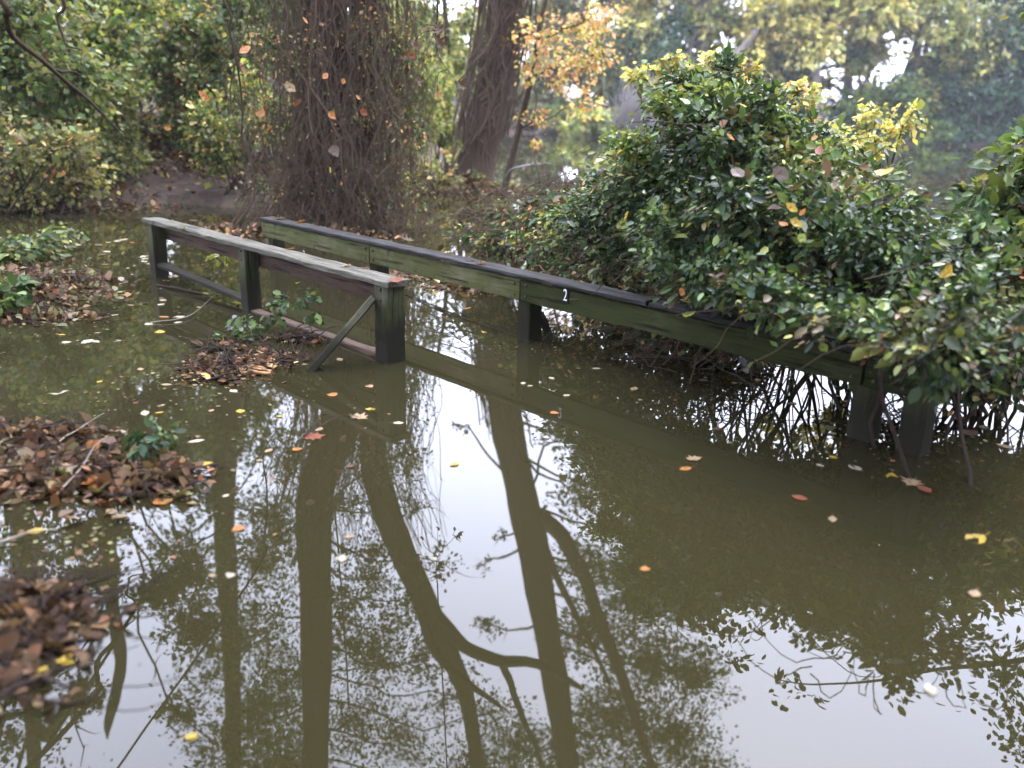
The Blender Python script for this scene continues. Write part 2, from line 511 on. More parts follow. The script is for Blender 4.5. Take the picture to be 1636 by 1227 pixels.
def branches(mb, trunk, radii, clumps, r0=0.06, lo=0.35, sides=5):
    """a limb from the trunk to the middle of each clump, with side shoots"""
    T = np.asarray(trunk)
    for c, r, *_ in clumps:
        c = np.array(tuple(c))
        zt = T[:, 2]
        cand = np.where((zt < c[2] - 0.25 * np.hypot(*(T[:, :2] - c[:2]).T)) & (zt > zt.max() * lo * .5))[0]
        i = cand[-1] if len(cand) else int(len(T) * 0.5)
        p = T[i]
        mid = p * .5 + c * .5; mid[2] = p[2] * .35 + c[2] * .65
        rr = min(r0, radii[i] * .6)
        C = curve([p, mid, c, c + (c - mid) * .35], 12, wob=0.05 * np.linalg.norm(c - p))
        mb.tube(C, np.linspace(rr, rr * .2, 12), sides)
        for _ in range(4):
            k = rng.integers(5, 11)
            e = unit(1)[0] * np.array(r) * .9; e[2] = abs(e[2]) * .7
            mb.tube(curve([C[k], C[k] + e * .5 + rng.normal(size=3) * .05, C[k] + e], 6), np.linspace(rr * .35, rr * .06, 6), 3)

def tree(name, label, trunk_pts, radii, clumps, total, size, spec, group=None, bark=None, shape='diamond', droop=.4,
         r0=.06, shell=.45, spread=.1, extra_limbs=(), per=14, twigs=0, sides=12, cat='tree'):
    base = Vector(tuple(trunk_pts[0]))
    root = empty(name, (base.x, base.y, max(0.0, base.z)), label, cat, group)
    n = 40
    C = curve(trunk_pts, n, wob=radii[0] * .10)
    Rr = np.interp(np.linspace(0, 1, n), np.linspace(0, 1, len(radii)), radii)
    mb = MB()
    Rr2 = Rr * (1 + 0.06 * np.sin(np.arange(n) * 1.3))
    Rr2[:3] *= np.array([1.35, 1.15, 1.05])
    mb.tube(C, Rr2, sides)
    mb.build('trunk', bark or BARK, root)
    for pts, rr in extra_limbs:
        m = 16
        lb = MB()
        lb.tube(curve(pts, m, wob=rr[0] * .25), np.interp(np.linspace(0, 1, m), np.linspace(0, 1, len(rr)), rr), 8)
        lb.build('limb', bark or BARK, root)
    lb = MB()
    if clumps:
        branches(lb, C, Rr, clumps, r0)
    if lb.n:
        lb.build('branches', bark or BARK, root)['kind'] = 'stuff'
    if clumps and total:
        foliage('crown', clumps, total, size, spec, parent=root, shape=shape, droop=droop, shell=shell, spread=spread, per=per,
                twigs=twigs, twig_r=.012, twig_mat=bark or BARK)
    return root

# ------------------------------------------------------------------ railings
def beam(name, a, b, wd, ht, mat, parent, up=(0, 0, 1), seg=0.12, wob=0.0022, cham=0.006, end_mat=None):
    """board from a to b; wd across, ht along 'up'; its own axes so that the grain runs along it"""
    a, b = Vector(a), Vector(b)
    X = (b - a); L = X.length; X.normalize()
    Y = Vector(up).cross(X).normalized(); Z = X.cross(Y).normalized()
    M = Matrix((X, Y, Z)).transposed().to_4x4(); M.translation = a
    n = max(2, int(L / seg) + 1)
    h, k, c = ht / 2, wd / 2, cham
    prof = np.array([(-k + c, -h), (k - c, -h), (k, -h + c), (k, h - c), (k - c, h), (-k + c, h), (-k, h - c), (-k, -h + c)])
    xs = np.linspace(0, L, n)
    v = []
    for i, x in enumerate(xs):
        ox, oz = rng.normal(0, wob, 2)
        pp = prof + rng.normal(0, wob * .8, prof.shape) + np.array([ox, oz]) * .5
        v += [(x + (rng.normal(0, wob) if 0 < i < n - 1 else 0), p[0], p[1]) for p in pp]
    f = []
    for i in range(n - 1):
        for j in range(8):
            q = (j + 1) % 8
            f.append((i * 8 + j, i * 8 + q, (i + 1) * 8 + q, (i + 1) * 8 + j)[::-1])
    f.append(tuple(range(8)))
    f.append(tuple(reversed([(n - 1) * 8 + j for j in range(8)])))
    me = bpy.data.meshes.new(name)
    me.from_pydata(v, [], f); me.update()
    return link(name, me, mat, parent, M)
def bolt(p, nrm, parent, r=0.011):
    nrm = Vector(nrm).normalized()
    M = nrm.to_track_quat('Z', 'Y').to_matrix().to_4x4(); M.translation = Vector(p)
    me = bpy.data.meshes.get('bolt')
    if me is None:
        v = [(math.cos(t) * r * s, math.sin(t) * r * s, z) for z, s in ((-.004, 1), (.005, 1), (.008, .6)) for t in [k * math.pi / 4 for k in range(8)]]
        f = [(i * 8 + j, i * 8 + (j + 1) % 8, i * 8 + 8 + (j + 1) % 8, i * 8 + 8 + j) for i in range(2) for j in range(8)] + [tuple(range(16, 24))]
        me = bpy.data.meshes.new('bolt'); me.from_pydata(v, [], f)
        m, nt, b = newmat('rusty_iron')
        n = noise(nt, 60, 3)
        nt.links.new(ramp(nt, [(.3, (.02, .015, .012)), (.7, (.09, .045, .025))], n), b.inputs['Base Color'])
        b.inputs['Roughness'].default_value = .7; b.inputs['Metallic'].default_value = .4
        me.materials.append(m)
    return link('bolt', me, None, parent, M)

pA = gnd(256, 441); pC = gnd(624, 575)                   # waterline of end posts
dirL = (pC - pA).normalized()
nL = Vector((-dirL.y, dirL.x, 0)); 
if nL.y > 0: nL = -nL                                     # towards the viewer side
HT = 0.545
railL = empty('bridge_railing', (pC.x, pC.y, 0), 'short grey timber railing with open lower bar and diagonal brace at its near end', 'railing', 'railings of the flooded footbridge')
pB = pA + dirL * (gnd(397, 495) - pA).dot(dirL)
for k, p in enumerate((pA, pB, pC)):
    wdt = 0.145 if k == 2 else (0.12 if k == 1 else .13)
    bt = Vector((p.x, p.y, -0.6)); tp = Vector((p.x, p.y, HT - 0.045))
    beam('post', bt, tp, wdt, wdt, W_POST, railL, up=dirL)
    for s in (-.035, .035):
        bolt(Vector((p.x, p.y, HT - .10 + s)) + nL * (wdt / 2 + .001), nL, railL)
up = Vector((0, 0, 1))
e0, e1 = pA - dirL * .10, pC + dirL * .095
beam('cap_board', e0 + up * (HT - .022), e1 + up * (HT - .022), 0.17, 0.04, W_CAP, railL)
beam('side_board', pA - dirL * .05 - nL * .095 + up * (HT - .125), pC - dirL * .02 - nL * .092 + up * (HT - .128), 0.035, 0.15, W_BROWN, railL)
lo = 0.145
beam('lower_bar', pA + dirL * .06 + up * (lo - .03), pB - dirL * .06 + up * (lo - .085), 0.085, 0.04, W_POST, railL)
beam('lower_bar', pB + dirL * .06 + up * (-.01), pC - dirL * .075 + up * 0.012, 0.085, 0.04, W_BROWN, railL)
bq = gnd(507, 590)
beam('brace', pC + nL * 0.092 - dirL * .05 + up * (HT - .13), Vector((bq.x, bq.y, 0)) + (Vector((bq.x, bq.y, 0)) - (pC + up * (HT - .1))).normalized() * .45, 0.045, 0.105, W_POST, railL, up=dirL + up * .9)

# right railing
qB = gnd(842, 543)
qA = CAM + ray(432, 346) * ((0.50 - 1.6) / ray(432, 346).z); qA.z = 0
dirR = (qB - qA); dirR.z = 0; dirR.normalize()
nR = Vector((-dirR.y, dirR.x, 0))
if nR.y > 0: nR = -nR
HR = 0.50
railR = empty('bridge_railing', (qB.x, qB.y, 0), 'long algae green timber railing with black top board running under the leafy bush', 'railing', 'railings of the flooded footbridge')
LAB = (qB - qA).length
re_ = ray(1478, 590); kk = (qA - CAM); kk.z = 0
den = re_.x * nR.x + re_.y * nR.y; tE = (kk.x * nR.x + kk.y * nR.y) / den
sE = Vector((re_.x * tE - kk.x, re_.y * tE - kk.y, 0)).dot(dirR)
def along(x):
    r_ = ray(x, 590); t_ = (kk.x * nR.x + kk.y * nR.y) / (r_.x * nR.x + r_.y * nR.y)
    return Vector((r_.x * t_ - kk.x, r_.y * t_ - kk.y, 0)).dot(dirR)
stations = [0.0, LAB * .5, LAB, along(1392), sE]
def on(s, n=0, z=0): return qA + dirR * s + nR * n + up * z
for s in stations:
    s = s + (0.06 if s == 0 else 0)
    beam('post', on(s, -.02, -.6), on(s, -.02, HR - .045), 0.125, 0.125, W_POST, railR, up=dirR)
for k in range(4):
    a = stations[k] + (.008 if k else -.03); b = stations[k + 1] - .008
    beam('face_board', on(a, .066, HR - .123 + rng.normal(0, .003)), on(b, .066, HR - .123), 0.036, 0.152, W_MOSS if k < 2 else W_MOSS_SHADE if k == 2 else W_MOSS_DEEP_SHADE, railR)  # last two boards carry painted bush shade
    for s in (a + .05, b - .05):
        for dz in (-.04, .04):
            bolt(on(s, .085, HR - .12 + dz), nR, railR, .009)
beam('cap_board', on(-.05, .02, HR - .02), on(LAB * 1.30, .02, HR - .02), 0.16, 0.030, W_CAP_DARK, railR)
beam('cap_board', on(LAB * 1.306, .02, HR - .021), on(sE + .09, .02, HR - .02), 0.16, 0.030, W_CAP_DARK, railR)
# small strut behind the middle post
g1 = gnd(885, 528)
beam('brace', on(LAB + .03, -.1, .18), Vector((g1.x, g1.y, -.12)), 0.035, 0.06, W_POST, railR)
# number plate
tgt = gnd(904, 470)
d = ray(904, 471); o_ = on(0, .089, 0)
t = ((o_ - CAM).dot(nR)) / d.dot(nR)
pp = CAM + d * t
Mn = Matrix((dirR, up, nR)).transposed().to_4x4(); Mn.translation = pp
def plain(name, c, rough=.5):
    m, nt, b = newmat(name)
    n = noise(nt, 40, 4)
    nt.links.new(ramp(nt, [(.3, tuple(x * .6 for x in c)), (.65, c)], n), b.inputs['Base Color'])
    b.inputs['Roughness'].default_value = rough
    b.inputs['Specular IOR Level'].default_value = .15
    return m
bmv = [(x, y, z) for z, s in ((-.004, 1), (.003, 1), (.004, .92)) for x, y in ((-.026 * s, -.055 * s), (.026 * s, -.055 * s), (.026 * s, .055 * s), (-.026 * s, .055 * s))]
bmf = [(i * 4 + j, i * 4 + (j + 1) % 4, i * 4 + 4 + (j + 1) % 4, i * 4 + 4 + j) for i in range(2) for j in range(4)] + [(8, 9, 10, 11)]
me = bpy.data.meshes.new('number_plate'); me.from_pydata(bmv, [], bmf)
plate = link('number_plate', me, plain('black_plate', (.012, .012, .012)), railR, Mn)
fc_ = bpy.data.curves.new('digit_curve', 'FONT')
fc_.body = '2'; fc_.size = 0.135; fc_.extrude = 0.0012; fc_.align_x = 'CENTER'; fc_.align_y = 'CENTER'
tmp = bpy.data.objects.new('tmp', fc_); col.objects.link(tmp)
dg = bpy.context.evaluated_depsgraph_get()
dm = bpy.data.meshes.new_from_object(tmp.evaluated_get(dg))
bpy.data.objects.remove(tmp)
dm.materials.clear()
xs_ = [v.co.x for v in dm.vertices]; ys_ = [v.co.y for v in dm.vertices]
cx_, cy_ = (max(xs_) + min(xs_)) / 2, (max(ys_) + min(ys_)) / 2
for v in dm.vertices:
    v.co.x = (v.co.x - cx_) * .55; v.co.y = (v.co.y - cy_) * .85
link('digit', dm, plain('chalky_white', (.75, .75, .72)), plate, Mn @ Matrix.Translation((0, 0, .0062)))

# ------------------------------------------------------------------ the vine-covered double tree (about 12 m away)
Y1 = 11.9
stemA = [at(522, 385, Y1), at(524, 250, Y1), at(520, 100, Y1), at(516, 0, Y1), mir(505, 800, Y1), mir(503, 1000, Y1), mir(503, 1227, Y1 + .3), mir(500, 1500, Y1 + .4), mir(500, 2100, Y1 + .5)]
stemA[0].z = -0.4
stemB = [at(560, 380, Y1), at(572, 230, Y1 + .1), at(588, 60, Y1 + .2), mir(600, 740, Y1 + .3), mir(632, 860, Y1 + .4), mir(690, 985, Y1 + .6), mir(745, 1120, Y1 + .9), mir(770, 1300, Y1 + 1.2), mir(800, 1600, Y1 + 1.5)]
stemB[0].z = -0.3
def cl(x, y, Y, r, wgt=1, m=True):
    p = mir(x, y, Y) if m else at(x, y, Y)
    rr = (r, r, r * .7) if not hasattr(r, '__len__') else r
    return (p, rr, wgt)
cA = [cl(590, 1040, 12.6, .7, 2), cl(660, 1060, 12.8, .6, 2), cl(600, 880, 12.3, .6, 2), cl(560, 965, 12.3, .6, 2), cl(650, 960, 12.5, .5, 2), cl(540, 800, 12, .5, 1.4), cl(440, 860, 11.5, .9), cl(420, 980, 12.5, 1.1), cl(470, 1080, 13, 1.2), cl(590, 800, 12.6, .5, .7), cl(545, 1010, 12.5, 1.0), cl(560, 1150, 13.4, 1.3), cl(640, 1180, 13, 1.2),
      cl(480, 1230, 13, 1.4), cl(400, 1160, 12, 1.2), cl(610, 1060, 13.5, .9), cl(560, 920, 12, .8), cl(430, 1350, 13, 1.8), cl(600, 1350, 13, 1.8), cl(500, 1550, 13, 2.4), cl(520, 1900, 13, 3)]
cB = [cl(640, 730, 12.2, .55, .6), cl(660, 810, 12.4, .55, .7), cl(690, 900, 12.6, .6, .7), cl(610, 930, 12.4, .7), cl(640, 1000, 12.8, .8), cl(720, 1110, 13, .9), cl(790, 1150, 13.4, .9), cl(750, 1230, 13.4, 1.1),
      cl(700, 1330, 13.5, 1.5), cl(830, 1250, 13.8, 1.0), cl(700, 1600, 14, 2.4), cl(850, 1500, 14, 2)]
vine_tree = tree('vine_covered_tree', 'thick double-stemmed tree wrapped in brown hanging vines behind the footbridge', stemA,
     [.31, .29, .28, .27, .26, .25, .22, .18, .08], cA + cB, 82000, .056,
     [('olive', 4), ('green', 3), ('brown', .6), ('yellowgreen', .6)], r0=.022, shell=.6, spread=.22,
     extra_limbs=[(stemB, [.13, .13, .15, .22, .22, .19, .15, .11, .06]),
                  ([mir(685, 970, Y1 + .6), mir(740, 1030, Y1 + .6), mir(800, 1055, Y1 + .7), mir(860, 1062, Y1 + .9), mir(930, 1100, Y1 + 1)], [.13, .11, .1, .08, .04]),
                  ([mir(655, 910, Y1 + .5), mir(690, 1030, Y1 + .3), mir(745, 1090, Y1 + .2), mir(800, 1130, Y1)], [.09, .08, .06, .03]),
                  ([mir(800, 1055, Y1 + .7), mir(830, 1130, Y1 + .9), mir(870, 1230, Y1 + 1.2)], [.07, .06, .03])])
vm = MB()
for k in range(1050):
    t = random.random()
    pick_b = t < .42
    ang, rad = random.uniform(0, 6.28), abs(random.gauss(0, .15)) + (.27 if not pick_b else .12)
    if random.random() < .5: rad += random.uniform(.05, .75)
    z1 = random.uniform(1.0, 5.2); z0 = random.choice([0, 0, random.uniform(0, 1.5)])
    path = stemB if pick_b else stemA
    zz = np.linspace(z0, z1, 14)
    pz = np.array([tuple(p) for p in path]); 
    cx1 = np.interp(zz, pz[:, 2], pz[:, 0]); cy1 = np.interp(zz, pz[:, 2], pz[:, 1])
    tw = ang + np.cumsum(np.random.normal(0, .13, 14)); rd = rad * (1 + .12 * np.sin(zz * random.uniform(1, 4) + ang)) + np.where(zz < .6, (.6 - zz) * .4, 0)
    pts = np.stack([cx1 + np.cos(tw) * rd, cy1 + np.sin(tw) * rd * .8, zz], 1) + np.random.normal(0, .012, (14, 3))
    vm.tube(pts, random.choice([.0025, .003, .004, .006, .011 if random.random() < .3 else .006]), 3)
for k in range(150):                                     # loose curls near the foot
    c0 = np.array([random.uniform(-3.5, -1.5), Y1 - random.uniform(.1, .7), random.uniform(.0, .9)])
    tt = np.linspace(0, random.uniform(3, 6), 12); r1 = random.uniform(.08, .3)
    a_, b_ = unit(1)[0], unit(1)[0]
    vm.tube(c0 + r1 * (np.cos(tt)[:, None] * a_ + np.sin(tt)[:, None] * b_), .005, 3)
o = vm.build('vines', VINE, vine_tree); o['kind'] = 'stuff'
vc = [(Vector((x, Y1 - .1, z)), (.5, .5, .6)) for x in (-3.2, -2.6, -2.0, -1.5) for z in (.5, 1.4, 2.3, 3.3)]
foliage('vine_leaves', vc, 11000, .042, [('green', 2), ('yellowgreen', 1.2), ('brown', 2), ('orange', .5)], parent=vine_tree, spread=.3, shell=.6)

# ------------------------------------------------------------------ the leaning tree (about 19 m)
Y2 = 19.0
st2 = [at(752, 318, Y2), at(762, 250, Y2), at(782, 150, Y2), at(803, 60, Y2), mir(812, 680, Y2), mir(835, 790, Y2), mir(856, 900, Y2), mir(872, 1010, Y2), mir(893, 1140, Y2), mir(915, 1300, Y2), mir(940, 1700, Y2 + .5)]
st2[0].z = -.2
c2 = [cl(905, 690, 18, .9, .8), cl(960, 720, 18.5, 1.1), cl(1000, 790, 19, 1.1), cl(930, 790, 18, .9), cl(1040, 860, 19, 1.2), cl(950, 900, 19.5, 1.3), cl(1010, 960, 20, 1.5), cl(1080, 960, 19, 1.3), cl(940, 1010, 20, 1.4),
      cl(1040, 1060, 20, 1.6), cl(1110, 1080, 19, 1.3), cl(980, 1140, 20, 1.8), cl(1080, 1180, 20, 1.6), cl(900, 1200, 21, 1.6), cl(1010, 1260, 21, 1.9), cl(1130, 1260, 20, 1.4),
      cl(780, 1000, 20, .6, .5), cl(775, 900, 19, .35, .4), cl(745, 690, 18, .4, .35), cl(800, 860, 19, .35, .35), cl(820, 1190, 20, 1.1),
      cl(900, 1400, 21, 2.5), cl(1080, 1400, 21, 2.5), cl(980, 1700, 21, 3.5)]
lean_tree = tree('leaning_tree', 'dark trunk leaning right at the water edge with river behind', st2,
     [.47, .41, .38, .37, .37, .37, .37, .35, .32, .25, .1], c2, 85000, .088, [('olive', 3), ('green', 3), ('yellowgreen', 1)],
     r0=.04, shell=.6, spread=.2,
     extra_limbs=[([mir(862, 820, Y2), mir(905, 870, Y2), mir(945, 950, Y2), mir(1000, 1100, Y2), mir(1050, 1260, Y2)], [.2, .2, .18, .15, .1]),
                  ([mir(866, 850, Y2), mir(880, 900, Y2), mir(925, 990, Y2), mir(975, 1090, Y2)], [.12, .1, .08, .05])])
vm = MB()
for k in range(170):
    ang = random.uniform(0, 6.28); z0, z1 = sorted((random.uniform(0, 5), random.uniform(0, 6)))
    zz = np.linspace(z0, max(z1, z0 + 1), 10)
    pz = np.array([tuple(p) for p in st2])
    tw = ang + np.cumsum(np.random.normal(0, .2, 10)); rd = .47 + abs(random.gauss(0, .08))
    vm.tube(np.stack([np.interp(zz, pz[:, 2], pz[:, 0]) + np.cos(tw) * rd, np.interp(zz, pz[:, 2], pz[:, 1]) + np.sin(tw) * rd, zz], 1), random.choice([.01, .014, .02]), 3)
o = vm.build('vines', VINE, lean_tree); o['kind'] = 'stuff'
foliage('vine_leaves', [cl(730, 245, Y2 - .4, .45, 1, False), cl(770, 290, Y2 - .6, .4, 1, False), cl(800, 60, Y2 - .4, .4, 1, False)], 80, .08, [('fresh', 2), ('orange', .7)], parent=lean_tree)

# ------------------------------------------------------------------ other trees of the left bank
def simple(name, label, pts, r, clumps, total, size, spec, **k):
    return tree(name, label, pts, r, clumps, total, size, spec, **k)
b3 = at(345, 200, 20); b3.z = height(b3.x, b3.y) - .2
c3 = [cl(300, 700, 19, 1.2), cl(340, 800, 20, 1.3), cl(300, 880, 19, 1.2), cl(420, 720, 20, 1.3), cl(430, 820, 21, 1.3), cl(320, 970, 20, 1.3, .6), cl(420, 900, 21, 1.6), cl(390, 1030, 20, 1.6), cl(330, 1080, 21, 1.3, .6),
      cl(420, 1130, 21, 1.7), cl(360, 1190, 20, 1.5, .8), cl(450, 1230, 21, 2), cl(260, 880, 19, .9, .8), cl(340, 1350, 21, 2.5), cl(400, 1700, 21, 3.5)]
simple('tree', 'straight brown trunk left of the vine covered tree at the top edge', [b3, at(347, 30, 20), mir(355, 760, 20), mir(368, 1000, 20), mir(374, 1227, 20), mir(378, 1800, 20)],
       [.38, .34, .28, .24, .2, .08], c3, 34000, .10, [('green', 4), ('olive', 2), ('yellowgreen', 1)], shell=.6, spread=.2, r0=.04)
b4 = at(150, 250, 10.5); b4.z = -.2
b4 = at(185, 240, 17.5); b4.z = float(height(b4.x, b4.y)) - .2
b5 = at(0, 220, 18); b5.z = float(height(b5.x, b5.y)) - .2
c5 = [cl(40, 880, 12, .9), cl(110, 920, 12, .7), cl(20, 980, 12.5, 1.0), cl(110, 1000, 12, .7, .7), cl(60, 1080, 13, .9, .8), cl(0, 1180, 12, 1.1), cl(-60, 1100, 12, 1.3), cl(30, 1330, 13, 1.8), cl(-40, 1600, 14, 3), cl(100, 860, 11.5, .6)]
simple('tree', 'tall bank tree behind the far left shrubs', [b5, mir(30, 760, 17.5), mir(48, 960, 17), mir(52, 1100, 17), mir(55, 1400, 17)],
       [.28, .26, .22, .2, .1], c5, 18000, .085, [('green', 4), ('olive', 3), ('brown', .5)], shell=.6, spread=.2,
       extra_limbs=[([mir(50, 1160, 17), mir(80, 1170, 16.8), mir(105, 1130, 16.6), mir(120, 1090, 16.5)], [.18, .15, .12, .07])])
c4 = [cl(150, 860, 11, .5), cl(300, 920, 12, .5, .5), cl(250, 950, 12, .5, .6), cl(150, 930, 11, .5, .7), cl(290, 1140, 12, .5, .25), cl(130, 1120, 12, .5, .5), cl(310, 1010, 12, .6, .5)]
simple('tree', 'thin crooked tree between the far left shrubs and the path', [b4, mir(172, 750, 17.4), mir(172, 880, 17), mir(178, 960, 17), mir(192, 1050, 17), mir(188, 1100, 17), mir(174, 1150, 17), mir(172, 1180, 17)],
       [.22, .2, .17, .15, .14, .13, .11, .02], c4, 7000, .075, [('green', 4), ('olive', 3)], shell=.6, spread=.22, r0=.035)

# background wood: trees behind the left bank and beyond the spit
bank = [
    # x, Y, lean, height, crown centre height factor, spec, label
    (-40, 24, 8, 'green', 'leafy green tree at the far top left corner'),
    (90, 27, 8.5, 'dark', 'dark green tree behind the left bank shrubs'),
    (215, 25, 7.5, 'green', 'mid green tree behind the muddy path'),
    (300, 31, 9, 'dark', 'dark tree right of the muddy path'),
    (430, 33, 6, 'blue', 'bluish green tree behind the gap left of the vines'),
    (600, 38, 5.0, 'yellowgreen', 'yellow green tree between the vine covered tree and the leaning trunk'),
    (700, 46, 4.2, 'yellowgreen', 'pale yellow tree under the bright sky gap'),
]
for i, (x, Y, h, pal, lab) in enumerate(bank):
    b = at(x, 180, Y); gz = float(height(b.x, b.y)); b.z = gz - .2
    top = Vector((b.x + rng.normal(0, .6), b.y, gz + h))
    cs = []
    for k in range(16):
        u = rng.random(); rr = (0.12 + .07 * math.sin(math.pi * u)) * h
        rad = .25 * h * math.sin(math.pi * min(.97, .12 + u * .85))
        a = rng.uniform(0, 6.28)
        cs.append((Vector((b.x + math.cos(a) * rad, b.y + math.sin(a) * rad, gz + h * (.10 + .85 * u))), (rr, rr, rr * .75), 1))
    simple('tree', lab, [b, b * .5 + top * .5 + Vector((rng.normal(0, .3), 0, 0)), top], [.3, .22, .06], cs, 15000, .2,
           [(pal, 5), ('olive', 1), ('yellowgreen', .6)], group='trees of the wood behind the left bank', r0=.09, shell=.5, spread=.18)

# shrubs and understory: (x, y, Y, half width, half depth, half height, n, leaf size, palette, label)
shr = [
    (-10, 130, 13.5, 1.5, 1.2, 1.7, 12000, .10, [('green', 3), ('yellowgreen', 1), ('fresh', 1)], 'tall green shrub on the far left bank behind the dark hanging limb'),
    (90, 60, 16, 1.8, 1.2, 1.7, 12000, .11, [('yellowgreen', 2), ('green', 3)], 'yellowish green shrub above the hanging limb'),
    (110, 190, 15.0, 1.5, 1.2, 1.2, 10000, .09, [('yellowgreen', 2), ('green', 2), ('olive', 1)], 'mixed green and yellow shrub under the hanging limb'),
    (10, 255, 12.8, 1.4, 1.0, .8, 8000, .08, [('yellowgreen', 2), ('olive', 2), ('orange', .5)], 'low olive shrub at the left water edge'),
    (225, 120, 18, 1.7, 1.2, 1.9, 11000, .10, [('yellow', 1), ('yellowgreen', 2), ('green', 2)], 'pale yellow green shrub above the muddy path'),
    (330, 130, 17, 1.2, 1.0, 1.4, 8000, .10, [('green', 3), ('yellowgreen', 1), ('orange', .25)], 'green shrub right of the muddy path'),
    (385, 200, 14.5, .95, .8, 1.0, 6000, .085, [('fresh', 3), ('yellow', 1), ('orange', .3)], 'bright lime shrub just left of the vine covered tree'),
    (430, 90, 17, 1.0, .9, 1.6, 7000, .10, [('green', 3), ('fresh', 1)], 'green shrub hugging the left side of the hanging vines'),
    (625, 180, 20.5, 1.1, 1.0, 1.7, 8000, .10, [('yellowgreen', 3), ('fresh', 2)], 'pale lime shrub right of the hanging vines'),
    (680, 195, 22.5, .8, .8, 1.8, 8000, .10, [('yellowgreen', 3), ('fresh', 3), ('yellow', 1)], 'light yellow green shrub left of the leaning trunk'),
    (650, 290, 17.5, 1.2, .6, .5, 4500, .07, [('yellowgreen', 2), ('brown', 2), ('green', 1), ('orange', .6)], 'low yellow and brown shrub left of the leaning trunk foot'),
    (790, 312, 18.2, .7, .5, .3, 1800, .07, [('brown', 2), ('orange', 1), ('fresh', 1)], 'low rusty undergrowth at the leaning trunk foot'),
]
for x, y, Y, a, b_, c, n, s, spec, lab in shr:
    p = at(x, y, Y)
    gz = max(0.0, float(height(p.x, p.y)))
    root = empty('shrub', (p.x, p.y, gz), lab, 'shrub', 'shrubs along the left bank')
    cs = []
    for k in range(12):
        e = unit(1)[0] * .72
        cs.append((p + Vector((e[0] * a, e[1] * b_, e[2] * c)), (a * .52 * random.uniform(.6, 1.2), b_ * .5, c * .45 * random.uniform(.6, 1.3)), 1))
    sb = MB()
    for k in range(16):
        c_ = cs[k % 12][0]
        st = Vector((p.x + random.gauss(0, a * .3), p.y + random.gauss(0, b_ * .3), gz - .05))
        sb.tube(curve([st, (st + c_) / 2 + Vector((random.gauss(0, .1), 0, 0)), c_ + Vector((random.gauss(0, .2), 0, c * .3))], 8, .05), np.linspace(.022, .006, 8), 4)
    sb.build('stems', TWIG, root)
    foliage('foliage', cs, int(n * 1.1), s * .85, list(spec) + [('olive', 1.2), ('brown', .35), ('fresh', .4)], parent=root, shell=.75, spread=.32, twigs=260, twig_r=.009)

bs = at(715, 250, 24); bs.z = float(height(bs.x, bs.y)) - .2
tree('tree', 'slender thinly leaved tree in the gap between the vine covered tree and the leaning trunk', [bs, mir(712, 480, 24), mir(700, 560, 24), mir(690, 640, 24)], [.09, .07, .05, .02],
     [cl(700, 455, 24, 1.0), cl(745, 490, 24, 1.0), cl(690, 540, 24, 1.0), cl(790, 520, 25, 1.0), cl(650, 600, 24, .9), cl(680, 500, 24.5, 1.0), cl(770, 570, 25, .9), cl(730, 430, 24, .8)], 2600, .12,
     [('olive', 3), ('green', 2), ('yellowgreen', 2)], r0=.02, shell=.8, spread=.3, per=9)
# orange-leaved branches spreading right of the leaning trunk
org = tree('orange_leaved_tree', 'slim tree with sparse orange leaves right of the leaning trunk', 
     [Vector((at(800, 320, 17.5).x, 17.5, -.2)), at(826, 220, 17.4), at(850, 120, 17.2), at(872, 0, 17), mir(890, 690, 17)], [.07, .06, .05, .04, .015],
     [cl(950, 90, 16.6, .6, 1, False), cl(960, 30, 16.6, .6, 1, False), cl(870, 60, 17, .7, 1, False), cl(900, 110, 16.6, .7, 1, False), cl(930, 170, 16.4, .5, .8, False), cl(850, 190, 16.8, .4, .7, False), cl(920, 40, 17, .5, 1, False), cl(850, 110, 17, .4, 1, False), cl(860, 235, 16.2, .25, .4, False)],
     2000, .075, [('orange', 6), ('yellow', 2), ('olive', .7)], r0=.016, shell=.7, spread=.3, per=9)

# ------------------------------------------------------------------ far bank across the river
far = [
    (760, 75, 8.5, 'olive', 'pale olive tree across the river right of the leaning trunk'),
    (850, 72, 12, 'yellowgreen', 'hazy yellow green tree across the river behind the orange leaves'),
    (930, 68, 14, 'olive', 'olive tree across the river left of the grey bare shrub'),
    (1010, 70, 15, 'blue', 'dark bluish tree across the river behind the bare shrub'),
    (1090, 66, 15, 'yellow', 'yellow tree across the river above the top of the bush'),
    (1180, 68, 16, 'yellowgreen', 'yellow green tree with pale curved trunk across the river'),
    (1270, 66, 16, 'yellow', 'faded yellow tree across the river right of the pale trunk'),
    (1345, 70, 17, 'olive', 'grey olive tree across the river above the lime shrub'),
    (1420, 67, 17, 'yellowgreen', 'soft green tree across the river above the open water'),
    (1500, 68, 18, 'blue', 'dark blue green tree across the river near the right edge'),
    (1590, 66, 18, 'blue', 'tall dark tree across the river at the right edge'),
    (1690, 68, 18, 'blue', 'dark tree across the river partly cut by the right edge'),
    (680, 80, 6.0, 'yellowgreen', 'distant pale tree in the gap left of the leaning trunk'),
]
